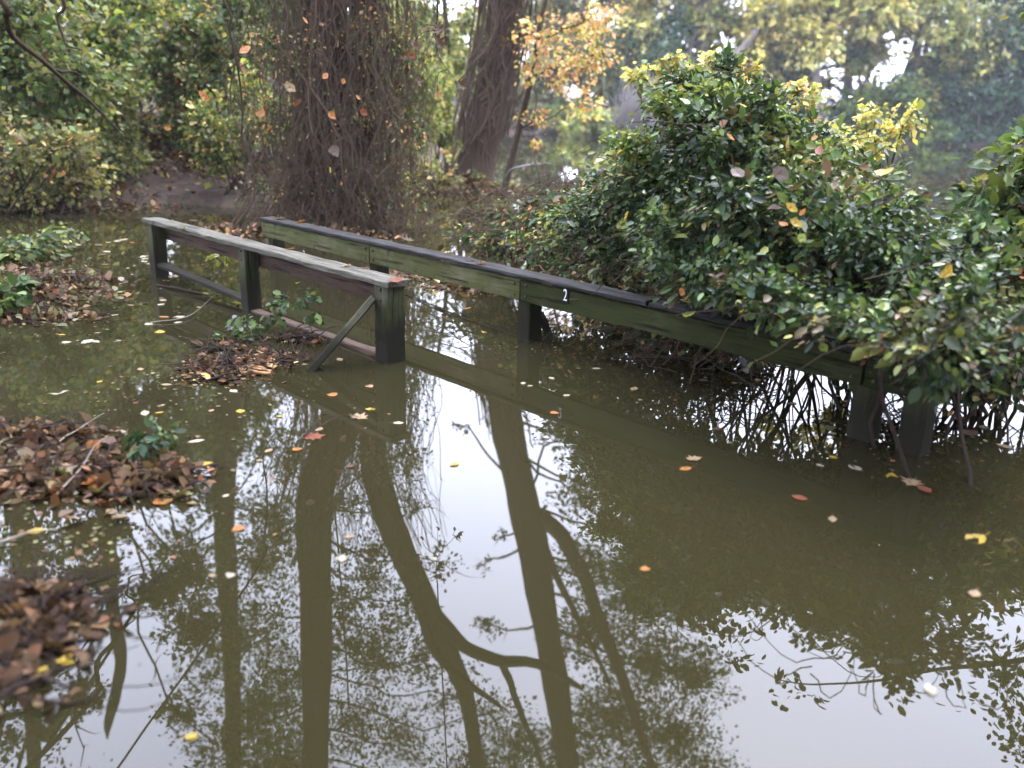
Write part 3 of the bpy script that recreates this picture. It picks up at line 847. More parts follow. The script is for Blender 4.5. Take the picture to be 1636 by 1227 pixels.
for i, (x, Y, h, pal, lab) in enumerate(far):
    b = at(x, 215, Y); gz = float(height(b.x, b.y)); b.z = gz - .3
    top = Vector((b.x + rng.normal(0, 1.2), b.y, gz + h))
    cs = []
    for k in range(20):
        u = rng.random(); rr = (0.10 + .06 * math.sin(math.pi * u)) * h * rng.uniform(.7, 1.3)
        rad = .27 * h * math.sin(math.pi * min(.97, .2 + u * .75)); a = rng.uniform(0, 6.28)
        cs.append((Vector((b.x + math.cos(a) * rad, b.y + math.sin(a) * rad * .8 - 1, gz + h * (.06 + .9 * u))), (rr, rr, rr * .75), 1))
    tree('tree', lab, [b, b * .5 + top * .5 + Vector((rng.normal(0, 1.2), 0, 0)), top], [.4, .28, .06], cs, 16000, .42, [(pal, 4), ('olive', 1), ('yellowgreen', .5)],
         group='trees on the far river bank', bark=BARK_PALE, shape='tri', r0=.14, shell=.45, spread=.2)
# pale curved trunk and pale straight trunk standing in front of them
for pts, rr, lab in (([at(1155, 235, 63), at(1160, 140, 62.5), at(1178, 90, 62.5), at(1205, 55, 62), at(1222, 20, 62)], [.38, .36, .32, .25, .1], 'pale curved bare trunk across the river behind the bush top'),
                     ([at(1300, 240, 63), at(1298, 110, 63), at(1292, 50, 63), at(1280, -60, 63)], [.5, .45, .4, .2], 'pale upright trunk across the river above the right slope of the bush')):
    b = pts[0]; pts = [Vector((b.x, b.y, float(height(b.x, b.y)) - .2))] + pts[1:]
    tree('pale_trunk', lab, pts, rr, [(pts[-1], (1.6, 1.6, 1.2), 1)], 900, .35, [('yellow', 2), ('olive', 1)], bark=BARK_PALE, shape='tri', group='trees on the far river bank')
fs = [
    (900, 200, 64, 3.0, 1.4, [('fresh', 2), ('olive', 2)], 'low green shrub on the far bank left of the bare shrub'),
    (965, 222, 58, 2.2, 1.5, [('yellowgreen', 3), ('fresh', 2)], 'bright green reedy shrub in the river left of the bush'),
    (1440, 190, 62, 3.2, 2.2, [('fresh', 2), ('green', 3)], 'rounded green shrub on the far bank above the open water'),
    (1500, 190, 63, 3.5, 2.4, [('blue', 4), ('green', 1)], 'dark green shrub on the far bank near the right edge'),
    (1580, 185, 62, 3.5, 2.6, [('blue', 4)], 'darkest shrub on the far bank at the right edge'),
    (1020, 130, 64, 3.5, 3.5, [('blue', 4), ('green', 1)], 'bluish shrub on the far bank behind the bare grey shrub'),
    (1245, 150, 64, 3.5, 3.0, [('blue', 3), ('olive', 2)], 'shadowy shrub on the far bank between the two pale trunks'),
    (1390, 150, 64, 4.0, 3.2, [('fresh', 2), ('blue', 2)], 'grey green shrub on the far bank behind the lime leaves'),
    (820, 190, 66, 3.5, 2.4, [('olive', 3), ('brown', 1)], 'brownish shrub on the far bank beside the leaning trunk'),
]
for x, y, Y, a, c, spec, lab in fs:
    p = at(x, y, Y)
    gz = max(0., float(height(p.x, p.y)))
    root = empty('shrub', (p.x, p.y, gz), lab, 'shrub', 'shrubs on the far river bank')
    cs = [(Vector((p.x + random.gauss(0, a * .45), p.y + random.gauss(0, 1), max(gz + c * .3, gz + random.uniform(0, 1) * (p.z + c - gz)))), (a * .4, a * .4, c * .4), 1) for k in range(12)]
    sb = MB()
    for c_ in cs:
        st = Vector((p.x + random.gauss(0, a * .3), p.y, gz - .3))
        sb.tube([st, (st + c_[0]) / 2, c_[0]], [.09, .06, .03], 4)
    sb.build('stems', BARK_PALE, root)
    foliage('foliage', cs, 7000, .36, spec, parent=root, shape='tri', shell=.45, spread=.2)

# leafless grey shrub
p = at(1015, 245, 24); p.z = 0
root = empty('bare_shrub', p, 'leafless pale grey shrub with fine twigs left of the bush top', 'shrub')
sb = MB()
for k in range(420):
    tip = at(random.gauss(1022, 22), random.gauss(160, 24), 24 + random.gauss(0, .5))
    st = Vector((p.x + random.gauss(0, .15), p.y + random.gauss(0, .2), -.1))
    mid = st * .45 + tip * .55 + Vector((random.gauss(-.1, .12), random.gauss(0, .1), random.gauss(.05, .1)))
    sb.tube(curve([st, mid, tip], 7, .03), np.linspace(.014, .005, 7), 3)
sb.build('twigs', TWIG_GREY, root)['kind'] = 'stuff'

# ------------------------------------------------------------------ the big bush behind the right railing
bx = at(1200, 300, 6.2)
bush = empty('bush', (2.1, 6.6, 0), 'big rounded dark green bush hanging over the long railing', 'bush')
def bc(x, y, Y, r, wt=1): return (at(x, y, Y), r, wt)
bcl = [bc(1110, 180, 6.2, (.42, .5, .32)), bc(1180, 215, 5.9, (.5, .6, .34)), bc(1260, 262, 5.9, (.5, .6, .30)), bc(1060, 250, 6.4, (.45, .5, .34)), bc(1150, 280, 5.8, (.5, .6, .4)), bc(1250, 300, 5.6, (.5, .6, .4)),
       bc(1340, 315, 5.8, (.45, .55, .30)), bc(1400, 365, 5.6, (.42, .5, .30)), bc(1010, 310, 6.5, (.42, .5, .3)), bc(1100, 350, 6.0, (.5, .5, .36)), bc(1200, 380, 5.6, (.5, .5, .35)), bc(1300, 380, 5.3, (.5, .5, .35)),
       bc(1400, 400, 5.2, (.45, .5, .32)), bc(1470, 430, 5.0, (.4, .45, .28)), bc(950, 350, 6.9, (.4, .45, .22)), bc(1010, 400, 6.4, (.4, .4, .25)), bc(1100, 430, 5.8, (.4, .4, .22)),
       bc(1220, 450, 5.2, (.38, .4, .2)), bc(1340, 460, 4.9, (.4, .4, .22)), bc(1440, 480, 4.8, (.36, .4, .2)), bc(1150, 225, 5.3, (.35, .3, .22)), bc(1240, 290, 5.2, (.4, .3, .26)), bc(1330, 360, 5.0, (.35, .3, .25)),
       bc(1120, 440, 5.0, (.3, .3, .18)), bc(1190, 460, 4.75, (.32, .3, .16)), bc(1270, 470, 4.55, (.32, .3, .17)), bc(1350, 480, 4.35, (.32, .3, .17)), bc(1430, 495, 4.2, (.32, .3, .16)), bc(1500, 510, 4.05, (.3, .3, .16)), bc(1180, 340, 5.0, (.4, .35, .3)), bc(1290, 350, 4.8, (.4, .35, .3)), bc(1390, 400, 4.6, (.4, .35, .28)), bc(1450, 420, 4.4, (.35, .35, .22)), bc(1090, 380, 5.3, (.35, .3, .22)),
       bc(1180, 470, 4.45, (.2, .15, .1)), bc(1260, 490, 4.15, (.22, .16, .11)), bc(1330, 510, 3.95, (.22, .16, .10)), bc(1400, 525, 3.75, (.22, .16, .11)), bc(1465, 540, 3.6, (.2, .16, .12)), bc(1530, 555, 3.5, (.22, .2, .15)), bc(1500, 500, 3.7, (.24, .22, .15)), bc(1600, 540, 3.6, (.24, .22, .16)), bc(1560, 600, 3.6, (.16, .2, .08)),
       bc(1520, 480, 4.6, (.3, .35, .2)), bc(1120, 140, 6.0, (.25, .3, .12), .6), bc(1460, 395, 5.6, (.3, .4, .16), .7), bc(1100, 160, 6.0, (.28, .3, .18))]
foliage('foliage', bcl, 88000, .040, [('dark', 4), ('green', 5), ('fresh', 1.0), ('brown', .35), ('yellowgreen', .2)], LEAF_GLOSSY, bush, 'oval', .3, shell=.42, spread=.22, twigs=1300, twig_r=.006, width=.85, per=12, patch=True)
am = MB()                                                # long bare runners arching over the leaves
for k in range(70):
    c_, r, _ = bcl[random.randrange(len(bcl))]
    a_ = c_ + Vector((random.gauss(0, .2), -r[1] * .9, random.uniform(0, r[2])))
    b__ = a_ + Vector((random.gauss(0, .35), random.uniform(-.15, .1), random.uniform(-.35, .1)))
    am.tube(curve([a_, (a_ + b__) / 2 + Vector((0, -.08, .1)), b__], 9, .02), np.linspace(.004, .002, 9), 3)
am.build('runners', VINE, bush)['kind'] = 'stuff'
foliage('young_growth', [bc(1080, 165, 5.75, (.2, .2, .1)), bc(1140, 150, 5.6, (.22, .2, .09)), bc(1210, 190, 5.4, (.22, .2, .1)), bc(1300, 255, 5.2, (.22, .2, .1)), bc(1010, 235, 6.0, (.2, .2, .1)), bc(1400, 330, 5.0, (.2, .2, .1))],
        3200, .042, [('fresh', 4), ('yellowgreen', 1.2), ('green', 2)], LEAF, bush, 'oval', .2, spread=.3, shell=.8, per=9)
foliage('hanging_leaves', [bc(1290, 555, 4.75, (.2, .2, .1)), bc(1360, 575, 4.5, (.2, .2, .09)), bc(1240, 545, 4.9, (.16, .2, .09)), bc(1430, 590, 4.3, (.2, .2, .1))], 700, .04, [('green', 3), ('dark', 2), ('brown', 1)], LEAF, bush, 'oval', .6, spread=.35, shell=.8, per=7, twigs=60, twig_r=.003)
shoots = []
for k in range(46):
    c_, r, _ = bcl[random.randrange(len(bcl))]
    e = unit(1)[0]; e[2] = abs(e[2]) * 1.1 - .15; e[1] = -abs(e[1]) * .5
    shoots.append((c_ + Vector((e[0] * r[0] * 1.15, e[1] * r[1] * 1.1, e[2] * r[2] * 1.45)), (.11, .11, .13), 3))
foliage('shoots', shoots, 6500, .04, [('green', 4), ('fresh', 1), ('dark', 2)], LEAF_GLOSSY, bush, 'oval', .2, shell=.8, spread=.3, twigs=200, twig_r=.003, per=8)
sb = MB()
for k in range(55):
    c_ = bcl[random.randrange(len(bcl))][0]
    st = Vector((random.uniform(.9, 3.6), random.uniform(5.9, 7.6), -.15))
    st.x = .5 * st.x + .5 * c_.x
    sb.tube(curve([st, st * .4 + c_ * .6 + Vector((random.gauss(0, .15), random.gauss(0, .1), .1)), c_], 10, .06), np.linspace(random.uniform(.006, .016), .003, 10), 4)
sb.build('stems', TWIG, bush)
# low tangle trailing left behind the railing
tang = empty('vine_tangle', tuple(at(850, 420, 7.2).xy) + (0,), 'low brown and green tangle trailing left of the bush behind the long railing', 'vines')
tcl = [bc(1050, 520, 6.2, (.4, .3, .16)), bc(1120, 540, 5.9, (.4, .3, .18)), bc(1170, 560, 5.7, (.3, .25, .16)), bc(980, 500, 6.6, (.4, .3, .14)), bc(1430, 570, 4.9, (.35, .3, .2)), bc(1530, 580, 4.7, (.4, .3, .22)), bc(1620, 590, 4.6, (.4, .3, .2)), bc(760, 375, 8.6, (.35, .3, .12)), bc(800, 390, 8.2, (.4, .35, .18)), bc(850, 370, 8.2, (.4, .35, .22)), bc(900, 345, 8, (.45, .4, .25)), bc(880, 400, 7.4, (.45, .4, .24)), bc(940, 410, 7.0, (.4, .4, .24)), bc(980, 450, 6.5, (.4, .35, .2)),
       bc(1030, 480, 6.1, (.35, .3, .14)), bc(820, 340, 9, (.4, .3, .14)), bc(920, 320, 8, (.3, .3, .12)), bc(1100, 510, 5.8, (.3, .3, .1))]
foliage('foliage', tcl, 17000, .045, [('green', 3.2), ('dark', 1.5), ('brown', 2.2), ('yellowgreen', 1), ('greyleaf', .25), ('orange', .4)], LEAF, tang, 'oval', shell=.4, spread=.18)
sb = MB()
for k in range(760):
    c_, r, _ = tcl[random.randrange(len(tcl))]
    p0 = c_ + Vector([random.gauss(0, .6) * r[i] for i in range(3)])
    d0 = Vector((random.gauss(0, 1), random.gauss(0, .6), random.gauss(0.1, .45))).normalized() * random.uniform(.2, .6)
    mid = p0 + d0 * .5 + Vector((0, 0, random.uniform(0, .15)))
    pts = curve([p0, mid, p0 + d0], 8, .02)
    pts[:, 2] = np.maximum(pts[:, 2], .01)
    sb.tube(pts, random.choice([.003, .004, .006]), 3)
sb.build('stems', VINE, tang)['kind'] = 'stuff'
# dead stalks and roots under the right part of the bush
sb = MB()
und = empty('root_tangle', tuple(gnd(1520, 640).xy) + (0,), 'bare brown roots and stalks at the water under the right end of the bush', 'roots')
for k in range(36):
    x0 = random.uniform(1380, 1680); p0 = at(x0, random.uniform(440, 560), random.uniform(4.2, 5.4)); 
    if p0.z < .05: p0.z = random.uniform(.1, .5)
    q0 = Vector((p0.x + random.gauss(.05, .3), p0.y + random.gauss(-.1, .2), -.05))
    sb.tube(curve([p0, (p0 + q0) / 2 + Vector((random.gauss(0, .1), random.gauss(0, .1), 0)), q0], 8, .03), random.choice([.003, .004, .006, .010]), 4)
sb.build('stems', TWIG, und)['kind'] = 'stuff'
# nearer shrub at the right edge
rb = empty('bush', (3.9, 5.0, 0), 'light green bush at the right edge nearer than the big bush', 'bush')
rcl = [bc(1645, 285, 5.4, (.45, .4, .3)), bc(1605, 365, 5.3, (.42, .4, .3)), bc(1685, 375, 5.2, (.5, .4, .4)), bc(1565, 425, 5.3, (.35, .35, .24)), bc(1610, 435, 5.0, (.45, .4, .3)), bc(1735, 285, 5.4, (.5, .4, .4)), bc(1710, 425, 5, (.5, .4, .4)), bc(1685, 215, 5.6, (.25, .3, .14), .5), bc(1610, 515, 4.7, (.35, .3, .2), .6)]
foliage('foliage', rcl, 9500, .06, [('fresh', 2.2), ('green', 4), ('brown', .6), ('yellowgreen', .7)], LEAF, rb, 'oval', shell=.4, spread=.2, twigs=260, twig_r=.006, width=.8, patch=True)
sb = MB()
for c_, r, _ in rcl * 3:
    st = Vector((c_.x + random.gauss(0, .2), c_.y + random.gauss(.2, .2), -.15))
    sb.tube(curve([st, (st + c_) / 2 + Vector((random.gauss(0, .15), 0, 0)), c_], 8, .04), np.linspace(.015, .004, 8), 4)
sb.build('stems', VINE, rb)
# yellow topped shrubs behind the bush
for (x, y, Y, a, c, lab, spec) in ((1100, 118, 8.2, .33, .16, 'yellow leafed sprig rising behind the left top of the bush', [('yellow', 3), ('yellowgreen', 2)]),
                             (1335, 200, 8.4, .5, .2, 'yellow green shrub rising behind the right slope of the bush', [('yellow', 3), ('yellowgreen', 3)]),
                             (1180, 140, 8.2, .3, .1, 'pale tan and yellow sprig behind the middle top of the bush', [('yellow', 2), ('greyleaf', 1), ('orange', .6)])):
    p = at(x, y, Y)
    root = empty('shrub', (p.x, p.y, 0), lab, 'shrub')
    cs = [(p + Vector((random.gauss(0, a * .5), random.gauss(0, .2), random.gauss(0, c * .5))), (a * .45, a * .4, c * .6), 1) for k in range(9)]
    foliage('foliage', cs, 1500, .055, spec, parent=root, spread=.3, shell=.7)
    sb = MB()
    for c_ in cs:
        st = Vector((p.x + random.gauss(0, .15), p.y + random.gauss(0, .1), -.2))
        sb.tube(curve([st, (st + c_[0]) / 2, c_[0]], 7, .04), np.linspace(.014, .005, 7), 4)
    sb.build('stems', TWIG, root)

# ------------------------------------------------------------------ single leaves
def lobed(kind, curl=0.2, seed=0):
    """one leaf, unit length along x, with midrib crease, petiole and curled rim"""
    r = random.Random(seed)
    if kind == 'heart': prof = [(0, .0), (-.06, .22), (.05, .44), (.25, .5), (.5, .42), (.75, .24), (1, 0)]
    elif kind == 'oval': prof = [(0, 0), (.12, .17), (.3, .29), (.5, .33), (.7, .27), (.87, .14), (1, 0)]
    elif kind == 'maple': prof = [(0, .05), (-.05, .30), (.2, .24), (.28, .56), (.45, .27), (.66, .40), (.70, .16), (1, 0)]
    else: prof = [(0, 0), (.2, .12), (.45, .18), (.7, .13), (1, 0)]
    n = len(prof)
    def zz(x, y): return curl * (((x - .5) ** 2) * .8 + (y * 1.3) ** 2) + r.uniform(-.02, .02) * curl * 3
    v = []
    for (x, y) in prof: v.append((x, 0, zz(x, 0) - .02))
    for s in (1, -1):
        for (x, y) in prof:
            yy = y * r.uniform(.88, 1.1) * s
            v.append((x, yy, zz(x, yy)))
    f = []
    for i in range(n - 1):
        f.append((i, i + 1, n + i + 1, n + i))
        f.append((i + 1, i, 2 * n + i, 2 * n + i + 1))
    b = len(v)
    v += [(-.35, .01, .05), (-.35, -.01, .05), (0, -.012, 0), (0, .012, 0)]
    f.append((b, b + 1, b + 2, b + 3))
    me = bpy.data.meshes.new('leaf_' + kind)
    me.from_pydata(v, [], f); me.update()
    return me
LC = {'tan': (.42, .30, .17), 'cream': (.58, .50, .36), 'yellow': (.58, .40, .05), 'orange': (.50, .20, .05), 'rust': (.28, .09, .04),
      'brown': (.15, .09, .06), 'olive': (.24, .24, .07), 'green': (.10, .19, .04), 'grey brown': (.2, .155, .13), 'lime': (.3, .36, .06)}
_lm, _lmesh = {}, {}
def leaf_obj(name, kind, colour, pos, size, rot, tilt=(0, 0), parent=None, var=0, curl=.2):
    key = (kind, colour, var, curl)
    if key not in _lmesh:
        if colour not in _lm: _lm[colour] = leaf_material('leaf_' + colour.replace(' ', '_'), .5, .18, tuple(c * .55 for c in LC[colour]))
        me = lobed(kind, curl, hash((kind, var)) % 1000 if False else var * 7 + len(kind))
        me.materials.append(_lm[colour]); _lmesh[key] = me
    M = Matrix.LocRotScale(Vector(pos), Vector((0, 0, 0)).to_track_quat('Z', 'Y') if False else (Matrix.Rotation(rot, 3, 'Z') @ Matrix.Rotation(tilt[0], 3, 'X') @ Matrix.Rotation(tilt[1], 3, 'Y')).to_quaternion(), Vector((size,) * 3))
    return link(name, _lmesh[key], None, parent, M)

LM = [(256, 441, 'the far end post'), (397, 495, 'the middle post'), (624, 575, 'the near end post'), (507, 590, 'the foot of the diagonal brace'),
      (380, 600, 'the debris clump'), (60, 470, 'the leafy islet'), (130, 770, 'the near left leaf heap'), (30, 1010, 'the bottom left litter'), (842, 543, 'the number plate post'), (1040, 590, 'the post under the bush'),
      (1478, 640, 'the right end post'), (840, 800, 'the mirrored leaning trunk'), (510, 850, 'the mirrored vine tree trunk'), (365, 900, 'the mirrored straight trunk'), (180, 900, 'the mirrored crooked trunk'),
      (1200, 800, 'the mirrored bush'), (1500, 1050, 'the lower right sky'), (700, 800, 'the middle sky reflection'), (570, 690, 'the floating dark twig'), (250, 560, 'the open left water')]
used_lab = {}
def region(x, y):
    lx, ly, nm = min(LM, key=lambda l: math.hypot(l[0] - x, (l[1] - y) * 1.4))
    dx, dy = x - lx, (y - ly) * 1.4
    d_ = ('left of' if dx < 0 else 'right of') if abs(dx) > abs(dy) else ('behind' if dy < 0 else 'in front of')
    return d_ + ' ' + nm
fl = [  # x, y, length px, colour, kind
    (340, 747, 32, 'yellow', 'oval'), (424, 724, 17, 'tan', 'oval'), (387, 843, 20, 'orange', 'heart'), (566, 858, 17, 'tan', 'oval'), (546, 890, 20, 'cream', 'maple'), (628, 677, 18, 'cream', 'oval'),
    (92, 631, 28, 'cream', 'maple'), (733, 741, 18, 'yellow', 'oval'), (263, 806, 30, 'orange', 'heart'), (300, 708, 26, 'cream', 'oval'), (355, 795, 12, 'cream', 'oval'), (370, 918, 14, 'cream', 'heart'), (345, 922, 13, 'tan', 'oval'),
    (385, 661, 22, 'yellow', 'oval'), (378, 628, 18, 'cream', 'oval'), (340, 655, 14, 'tan', 'oval'), (588, 617, 14, 'tan', 'heart'), (540, 573, 16, 'tan', 'oval'), (1100, 735, 26, 'tan', 'maple'), (1104, 748, 24, 'orange', 'oval'),
    (1290, 800, 26, 'rust', 'oval'), (1330, 826, 20, 'tan', 'oval'), (1572, 857, 40, 'yellow', 'oval'), (1030, 913, 16, 'orange', 'heart'), (1460, 768, 34, 'tan', 'maple'), (1468, 777, 30, 'rust', 'oval'), (1425, 757, 26, 'yellow', 'oval'),
    (1375, 753, 28, 'cream', 'oval'), (1490, 1112, 26, 'cream', 'oval'), (836, 615, 14, 'cream', 'oval'), (843, 618, 12, 'cream', 'oval'), (1010, 625, 20, 'tan', 'oval'), (1022, 556, 14, 'cream', 'oval'), (120, 1054, 26, 'yellow', 'heart'),
    (55, 1086, 30, 'yellow', 'oval'), (40, 853, 28, 'yellow', 'oval'), (205, 826, 26, 'tan', 'oval'), (183, 822, 22, 'tan', 'oval'), (270, 750, 36, 'cream', 'oval'), (565, 665, 32, 'tan', 'maple'), (600, 655, 18, 'yellow', 'oval'), (488, 700, 34, 'rust', 'maple'),
    (505, 690, 20, 'tan', 'oval'), (295, 1180, 20, 'yellow', 'oval'), (700, 895, 12, 'cream', 'oval'), (1520, 663, 34, 'orange', 'oval'), (1560, 690, 30, 'brown', 'oval'), (1405, 643, 20, 'orange', 'heart'), (1470, 640, 22, 'tan', 'oval'),
    (1590, 710, 24, 'tan', 'oval'), (1130, 610, 16, 'brown', 'oval'), (960, 590, 16, 'cream', 'oval'), (885, 522, 12, 'tan', 'oval'), (904, 520, 14, 'cream', 'oval'), (975, 524, 18, 'cream', 'oval'), (1000, 531, 16, 'tan', 'oval'),
    (770, 530, 14, 'yellow', 'oval'), (752, 492, 14, 'orange', 'oval'), (1560, 945, 24, 'tan', 'oval'), (233, 665, 20, 'cream', 'oval'), (247, 661, 14, 'yellow', 'oval'),
    (195, 545, 18, 'tan', 'oval'), (130, 550, 22, 'cream', 'oval'), (146, 545, 18, 'cream', 'oval'), (270, 508, 18, 'orange', 'oval'), (296, 506, 20, 'cream', 'oval'), (292, 515, 14, 'cream', 'oval'), (225, 593, 14, 'tan', 'oval'), (163, 609, 12, 'yellow', 'oval'),
    (188, 503, 14, 'cream', 'oval'), (105, 536, 12, 'yellow', 'oval'), (150, 533, 10, 'cream', 'oval'), (275, 616, 18, 'tan', 'oval'), (282, 440, 24, 'tan', 'oval'), (235, 364, 14, 'yellow', 'maple'), (320, 391, 16, 'rust', 'maple'),
]
rr_ = random.Random(3)
for k in range(64):
    x, y = rr_.choice([(rr_.uniform(125, 240), rr_.uniform(380, 490)), (rr_.uniform(130, 420), rr_.uniform(350, 420)), (rr_.uniform(0, 330), rr_.uniform(470, 640)), (rr_.uniform(280, 600), rr_.uniform(600, 760)), (rr_.uniform(850, 1550), rr_.uniform(520, 700)), (rr_.uniform(1300, 1600), rr_.uniform(620, 760))])
    fl.append((x, y, rr_.uniform(9, 17), rr_.choice(['tan', 'cream', 'cream', 'orange', 'yellow', 'brown', 'tan']), rr_.choice(['oval', 'oval', 'heart'])))
for k, (x, y, s, c, kind) in enumerate(fl):
    p = gnd(x, y)
    if float(height(p.x, p.y)) > -.01: continue
    dist = (p - CAM).length
    L = s * .95 * dist / F_PX
    o = leaf_obj('fallen_leaf', kind, c, (p.x, p.y, .004), L, rr_.uniform(0, 6.28), (rr_.gauss(0, .05), rr_.gauss(0, .05)), None, k % 4, .12)
    big = 'large' if s >= 26 else ('small' if s < 15 else 'medium')
    sh = {'oval': 'oval', 'heart': 'rounded', 'maple': 'lobed'}[kind]
    lab = f'{big} {sh} {c} leaf floating {region(x, y)}'
    used_lab.setdefault(lab, []).append((x, o))
for lab, L_ in used_lab.items():
    L_.sort(key=lambda t: t[0])
    for k, (x, o) in enumerate(L_):
        pre = '' if len(L_) == 1 else ('leftmost ' if k == 0 else ('rightmost ' if k == len(L_) - 1 else ['', 'second ', 'third ', 'fourth ', 'fifth '][min(k, 4)] + 'from left, '))
        tag(o, pre + lab, 'leaf', 'fallen leaves floating on the water')

# leaves lying on or hanging near the railings, and big bright leaves of the bush (parts of it)
for k, (x, y, Y, s, c, kind) in enumerate([
    (1415, 272, 5.4, 32, 'yellow', 'heart'), (1070, 325, 6.0, 24, 'yellow', 'heart'), (1160, 213, 5.5, 20, 'orange', 'oval'), (1303, 217, 5.5, 18, 'orange', 'oval'), (1170, 268, 5.2, 34, 'grey brown', 'oval'), (1235, 268, 5.2, 36, 'grey brown', 'oval'),
    (1000, 342, 6.3, 26, 'yellow', 'oval'), (990, 355, 6.3, 22, 'lime', 'heart'), (950, 300, 6.8, 22, 'yellow', 'oval'), (1085, 462, 5.2, 22, 'orange', 'oval'), (1105, 470, 5.15, 26, 'yellow', 'heart'), (1128, 478, 5.1, 22, 'yellow', 'oval'), (1103, 500, 5.1, 26, 'lime', 'heart'),
    (1145, 488, 5.1, 24, 'lime', 'oval'), (1190, 492, 5.0, 16, 'yellow', 'oval'), (1080, 465, 5.2, 18, 'lime', 'oval'), (1240, 310, 5.1, 24, 'tan', 'oval'), (1255, 325, 5.1, 26, 'yellow', 'oval'), (1262, 350, 5.1, 26, 'yellow', 'oval'), (1280, 337, 5.1, 24, 'orange', 'oval'),
    (1245, 355, 5.1, 20, 'orange', 'oval'), (1275, 375, 5.0, 24, 'lime', 'oval'), (1335, 290, 5.2, 18, 'tan', 'oval'), (1510, 430, 4.6, 28, 'yellow', 'heart'), (1540, 470, 4.5, 30, 'tan', 'oval'), (1560, 480, 4.5, 34, 'yellow', 'oval'), (1505, 492, 4.5, 26, 'yellow', 'oval'),
    (1570, 498, 4.5, 34, 'lime', 'oval'), (1410, 495, 4.6, 22, 'lime', 'oval'), (1350, 535, 4.5, 22, 'lime', 'oval'), (1310, 548, 4.5, 22, 'lime', 'oval'), (1240, 520, 4.7, 20, 'lime', 'oval'), (1180, 165, 5.8, 16, 'yellow', 'oval'), (1545, 520, 4.5, 24, 'tan', 'oval'),
    (1110, 280, 5.9, 12, 'tan', 'oval'), (1130, 348, 5.7, 16, 'tan', 'oval'), (1380, 500, 4.6, 24, 'orange', 'oval'), (1085, 140, 6.1, 16, 'yellow', 'oval'), (1325, 515, 4.5, 20, 'green', 'oval'), (1230, 545, 4.55, 18, 'green', 'oval')]):
    Y *= .88 if x > 1140 else .93
    p = at(x, y, Y); L = s * .85 * (p - CAM).length / F_PX
    leaf_obj('leaf', kind, c, p, L, rr_.uniform(-2.8, -.3), (rr_.uniform(.2, 1.3), rr_.uniform(.1, 1.0)), bush, k % 4, .25)
for k, (x, y, s, c) in enumerate([(630, 446, 22, 'rust'), (560, 424, 14, 'tan'), (330, 378, 12, 'tan'), (297, 365, 12, 'cream'), (470, 398, 12, 'orange')]):
    p = gnd(x, y, HT + .004)
    o = leaf_obj('fallen_leaf', 'maple', c, (p.x, p.y, HT + .006), s * 1.2 * (p - CAM).length / F_PX, rr_.uniform(0, 6), (.1, .1), None, k % 4, .3)
    tag(o, f'{c} curled leaf lying on the short railing cap, number {"first second third fourth fifth".split()[k]} counted from the near end'.replace(', number', ','), 'leaf', 'leaves lying on the railings')
for k, (x, y, s, c) in enumerate([(455, 349, 14, 'tan'), (488, 354, 16, 'orange'), (775, 421, 14, 'orange'), (645, 384, 16, 'brown')]):
    p = gnd(x, y, HR + .004)
    o = leaf_obj('fallen_leaf', 'maple', c, (p.x, p.y, HR + .006), s * 1.2 * (p - CAM).length / F_PX, rr_.uniform(0, 6), (.2, .1), None, k % 4, .4)
    tag(o, f'{c} curled leaf lying on the black cap, {"first second fourth third".split()[k]} from the left end', 'leaf', 'leaves lying on the railings')

# ------------------------------------------------------------------ litter banks
def litter(name, label, cat, pts, n, size, spec=(('litter', 1),), thick=.05, green=0, twn=60, stuff=True, twmat=None):
    """pile of dead leaves over ellipses (centre, half axes) on the ground"""
    c0 = pts[0][0]
    root = empty(name, (c0.x, c0.y, 0), label, cat)
    P = []
    for c, a, b in pts:
        m = int(n / len(pts))
        u = rng.normal(size=(m, 2)) * .5
        X = c.x + u[:, 0] * a; Y = c.y + u[:, 1] * b
        Z = np.maximum(height(X, Y), 0) + np.abs(rng.normal(0, thick, m)) * np.exp(-(u ** 2).sum(1) * 1.2) + .003
        P.append(np.stack([X, Y, Z], 1))
    P = np.concatenate(P)
    sz = size * rng.lognormal(0, .3, len(P))
    me = leaves_mesh('leaves', P, sz, pick(spec, len(P), None, .35), 'oval', 0.0, 2.2, 1.2)
    link('leaves', me, DEAD, root)['kind'] = 'stuff'
    tb = MB()
    for k in range(twn):
        p = P[random.randrange(len(P))]
        a = random.uniform(0, 6.28); L = random.uniform(.08, .4)
        q = p + np.array([math.cos(a) * L, math.sin(a) * L, random.uniform(-.02, .10)])
        tb.tube(curve([p, (p + q) / 2 + np.array([0, 0, random.uniform(0, .05)]), q], 7, .01), np.linspace(random.uniform(.003, .008), .0015, 7), 4)
    if twn: tb.build('twigs', twmat or TWIG, root)['kind'] = 'stuff'
    return root
V = lambda p: Vector((p.x, p.y, 0))
litter('leaf_litter', 'heap of dead brown leaves and twigs at the near left edge', 'leaf litter',
       [(V(gnd(20, 745)), .45, .28), (V(gnd(130, 765)), .42, .22), (V(gnd(215, 770)), .22, .14), (V(gnd(-60, 740)), .5, .3), (V(gnd(60, 700)), .3, .12)], 4200, .05, [('litter', 3), ('brown', 3)], thick=.013, twn=190)
litter('leaf_litter', 'dark wet litter in the bottom left corner', 'leaf litter',
       [(V(gnd(20, 1010)), .25, .16), (V(gnd(-60, 1080)), .3, .22), (V(gnd(60, 960)), .14, .08)], 1300, .045, [('brown', 4), ('litter', 1)], thick=.008, twn=110)
litter('leaf_litter', 'leaf covered islet on the left in front of the far bank', 'leaf litter',
       [(V(gnd(40, 470)), .7, .5), (V(gnd(-60, 440)), .9, .7), (V(gnd(110, 450)), .35, .3), (V(gnd(0, 505)), .6, .2)], 6000, .055, [('litter', 3), ('brown', 2), ('olive', 1)], thick=.015, twn=190)
